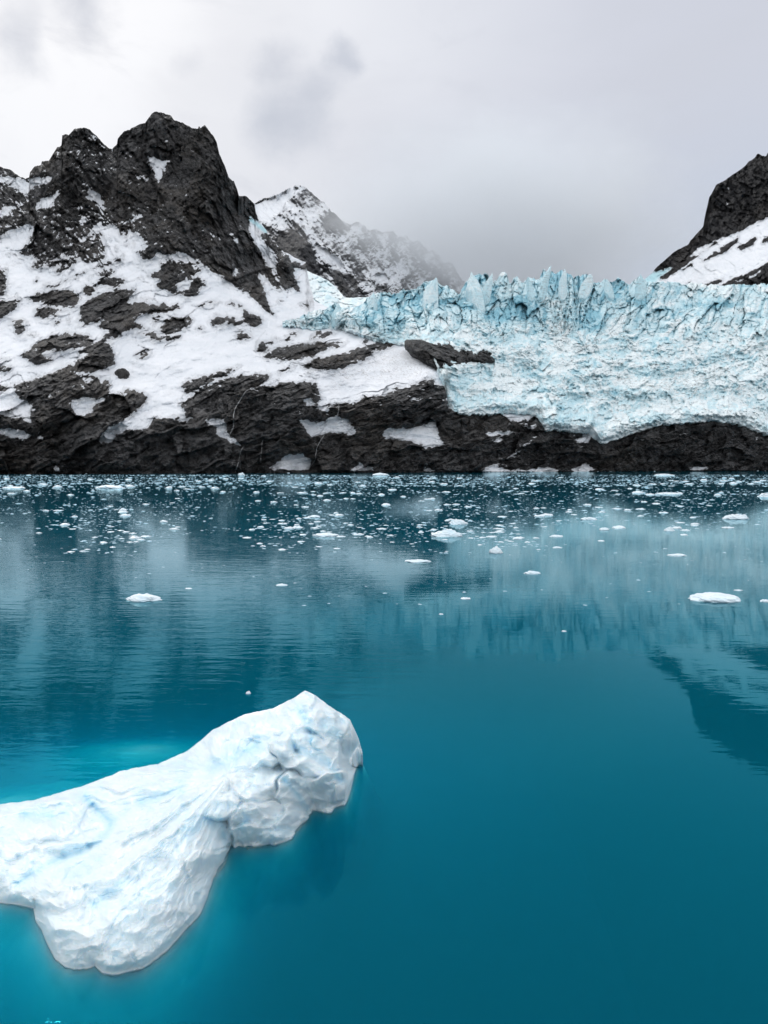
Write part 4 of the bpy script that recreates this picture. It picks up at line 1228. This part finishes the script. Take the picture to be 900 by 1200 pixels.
# everything smaller: one carpet of crumbs
AV = []; AF = []
off = 0
for k, (wpx, px, py, x, y, s) in enumerate(pts[NIND:]):
    a = rng.normal(0, .4)
    V0, F0 = ICO[2 if wpx > 4 else 1]
    V = V0 * (1 + .35 * (rng.random((len(V0), 1)) - .5))
    V = V * np.array([.5, .34, .05 + .08 * rng.random()]) * s
    c_, s_ = math.cos(a), math.sin(a)
    V = np.stack([V[:, 0] * c_ - V[:, 1] * s_ + x, V[:, 0] * s_ + V[:, 1] * c_ + y, V[:, 2]], -1)
    AV.append(V); AF.append(F0 + off); off += len(V)
carpet = mesh_from('brash_ice_crumbs', np.concatenate(AV), np.concatenate(AF), M_FLOE, {'blue': np.full(off, .75)})
tag(carpet, 'thousands of tiny brash ice crumbs strewn over the far water', 'brash ice', kind='stuff')

# ----------------------------------------------------------------------------
# cloud lying on the distant ridge
# ----------------------------------------------------------------------------
cm = NT('cloud')
_tc = cm.n('TexCoord').outputs['Object']
_r = cm.n('VectorMath', _operation='LENGTH', i0=_tc).outputs['Value']
_nz = cm.noise(_tc, 2.6, 4, .6)
_d = cm.math('MULTIPLY', cm.ramp(cm.math('ADD', _r, cm.math('MULTIPLY_ADD', _nz, 1.1, -.55)), 1.0, .15), .0062)
cm.vol(cm.n('VolumePrincipled', Color=(.945, .972, 1, 1), Density=_d, Anisotropy=.1).outputs[0])
V, Fc = ICO[4]
cl = mesh_from('cloud', V * 1.05, Fc, cm.m)
cl.location = tuple(unproj(588, 268, 1850)); cl.scale = (560, 480, 270)
tag(cl, 'low grey cloud filling the valley behind the glacier and hiding the far ridge', 'cloud', kind='stuff')

# ----------------------------------------------------------------------------
# sky, sun, camera
# ----------------------------------------------------------------------------
SUN_EL, SUN_AZ = math.radians(43), math.radians(-27)     # azimuth from +Y towards +X
wd = bpy.data.worlds.new("World"); scene.world = wd
wd.use_nodes = True
T = NT.__new__(NT); T.t = wd.node_tree; T.t.nodes.clear()
out = T.t.nodes.new('ShaderNodeOutputWorld')
sky = T.n('TexSky', _sky_type='NISHITA', _sun_disc=False)
sky.sun_elevation = SUN_EL; sky.sun_rotation = SUN_AZ
sky.air_density = 1.0; sky.dust_density = 3.0
g = T.n('TexCoord').outputs['Generated']
sp = T.n('SeparateXYZ', Vector=g)
X, Yd, Zd = sp.outputs
warp = T.n('TexNoise', Vector=g, Scale=6.0, Detail=6, Roughness=.6)
low = T.n('TexNoise', Vector=T.n('Mapping', Vector=g, Scale=(1, 1, 2.0)).outputs[0], Scale=2.2, Detail=5, Roughness=.5, Distortion=.4).outputs[0]
# bright overcast to the left and overhead, greyer over the valley on the right
lr = T.ramp(T.math('ADD', X, T.math('MULTIPLY_ADD', low, .35, -.17)), -.35, .38)
light = T.mix(lr, (.90, .92, .96), (.655, .68, .765))
val = T.math('MULTIPLY', T.ramp(Zd, .46, .20), T.ramp(X, -.12, .12))
light = T.mix(T.math('MULTIPLY', val, .8), light, (.53, .60, .72))
light = T.mix(T.math('MULTIPLY', T.ramp(low, .44, .62), .30), light, (.62, .64, .70))
back = T.ramp(Yd, .25, -.35)
light = T.mix(back, light, (1.28, 1.30, 1.34))
low2 = T.n('TexNoise', Vector=T.n('Mapping', Vector=g, Scale=(1, 1, 2.6), Rotation=(0, .35, 0)).outputs[0], Scale=5.5, Detail=6, Roughness=.58, Distortion=.5).outputs[0]
light = T.mix(T.math('MULTIPLY', T.ramp(low2, .50, .74), T.ramp(X, .30, -.2, .20, .55)), light, (.60, .63, .70))
hi = T.ramp(Zd, .55, .85)
light = T.mix(hi, light, (1.12, 1.13, 1.16))


def wdir(px, py):
    q = unproj(px, py, 1.0) - np.array([0, 0, CAM_H])
    return q / np.linalg.norm(q)


tcv = T.n('VectorMath', _operation='MULTIPLY_ADD', i0=warp.outputs['Color'], i1=(.12, .12, .12), i2=(-.06, -.06, -.06)).outputs[0]
gw = T.n('VectorMath', _operation='ADD', i0=g, i1=tcv).outputs[0]
for px, py, r, s in ((345, 143, .040, .55), (395, 72, .022, .52), (330, 74, .026, .38), (372, 108, .024, .25), (100, 3, .040, .75), (5, 60, .030, .55), (20, 15, .03, .35), (228, 70, .016, .16)):
    dv = T.n('VectorMath', _operation='DISTANCE', i0=gw, i1=tuple(wdir(px, py))).outputs['Value']
    light = T.mix(T.math('MULTIPLY', T.ramp(dv, r * 1.45, r * .1), s), light, (.40, .45, .55))
skyc = T.n('VectorMath', _operation='SCALE', i0=sky.outputs[0], Scale=.10).outputs[0]
colr = T.mix(.93, skyc, light)
bg = T.n('Background', Color=colr, Strength=1.0)
T.t.links.new(bg.outputs[0], out.inputs['Surface'])

sun = bpy.data.lights.new('sun', 'SUN'); sun.energy = .8; sun.angle = math.radians(10); sun.color = (1, .97, .93)
so = bpy.data.objects.new('sun', sun); link(so)
from mathutils import Vector
dirn = Vector((math.sin(SUN_AZ) * math.cos(SUN_EL), math.cos(SUN_AZ) * math.cos(SUN_EL), math.sin(SUN_EL)))
so.rotation_euler = dirn.to_track_quat('Z', 'Y').to_euler()

cam = bpy.data.cameras.new('camera'); co = bpy.data.objects.new('camera', cam); link(co)
co.location = (0, 0, CAM_H); co.rotation_euler = (math.radians(90) - PITCH, 0, 0)
cam.sensor_fit = 'VERTICAL'; cam.sensor_height = 36; cam.lens = 36 * F / 1200
cam.clip_start = .1; cam.clip_end = 20000
scene.camera = co
scene.view_settings.view_transform = 'Standard'; scene.view_settings.look = 'None'
scene.view_settings.exposure = 0; scene.view_settings.gamma = 1
scene.render.engine = 'CYCLES'
cy = scene.cycles
cy.use_denoising = True; cy.denoiser = 'OPENIMAGEDENOISE'
cy.max_bounces = 6; cy.volume_bounces = 4; cy.transparent_max_bounces = 8; cy.diffuse_bounces = 3; cy.glossy_bounces = 2
cy.use_adaptive_sampling = True; cy.adaptive_threshold = .03
cy.caustics_reflective = False; cy.caustics_refractive = False
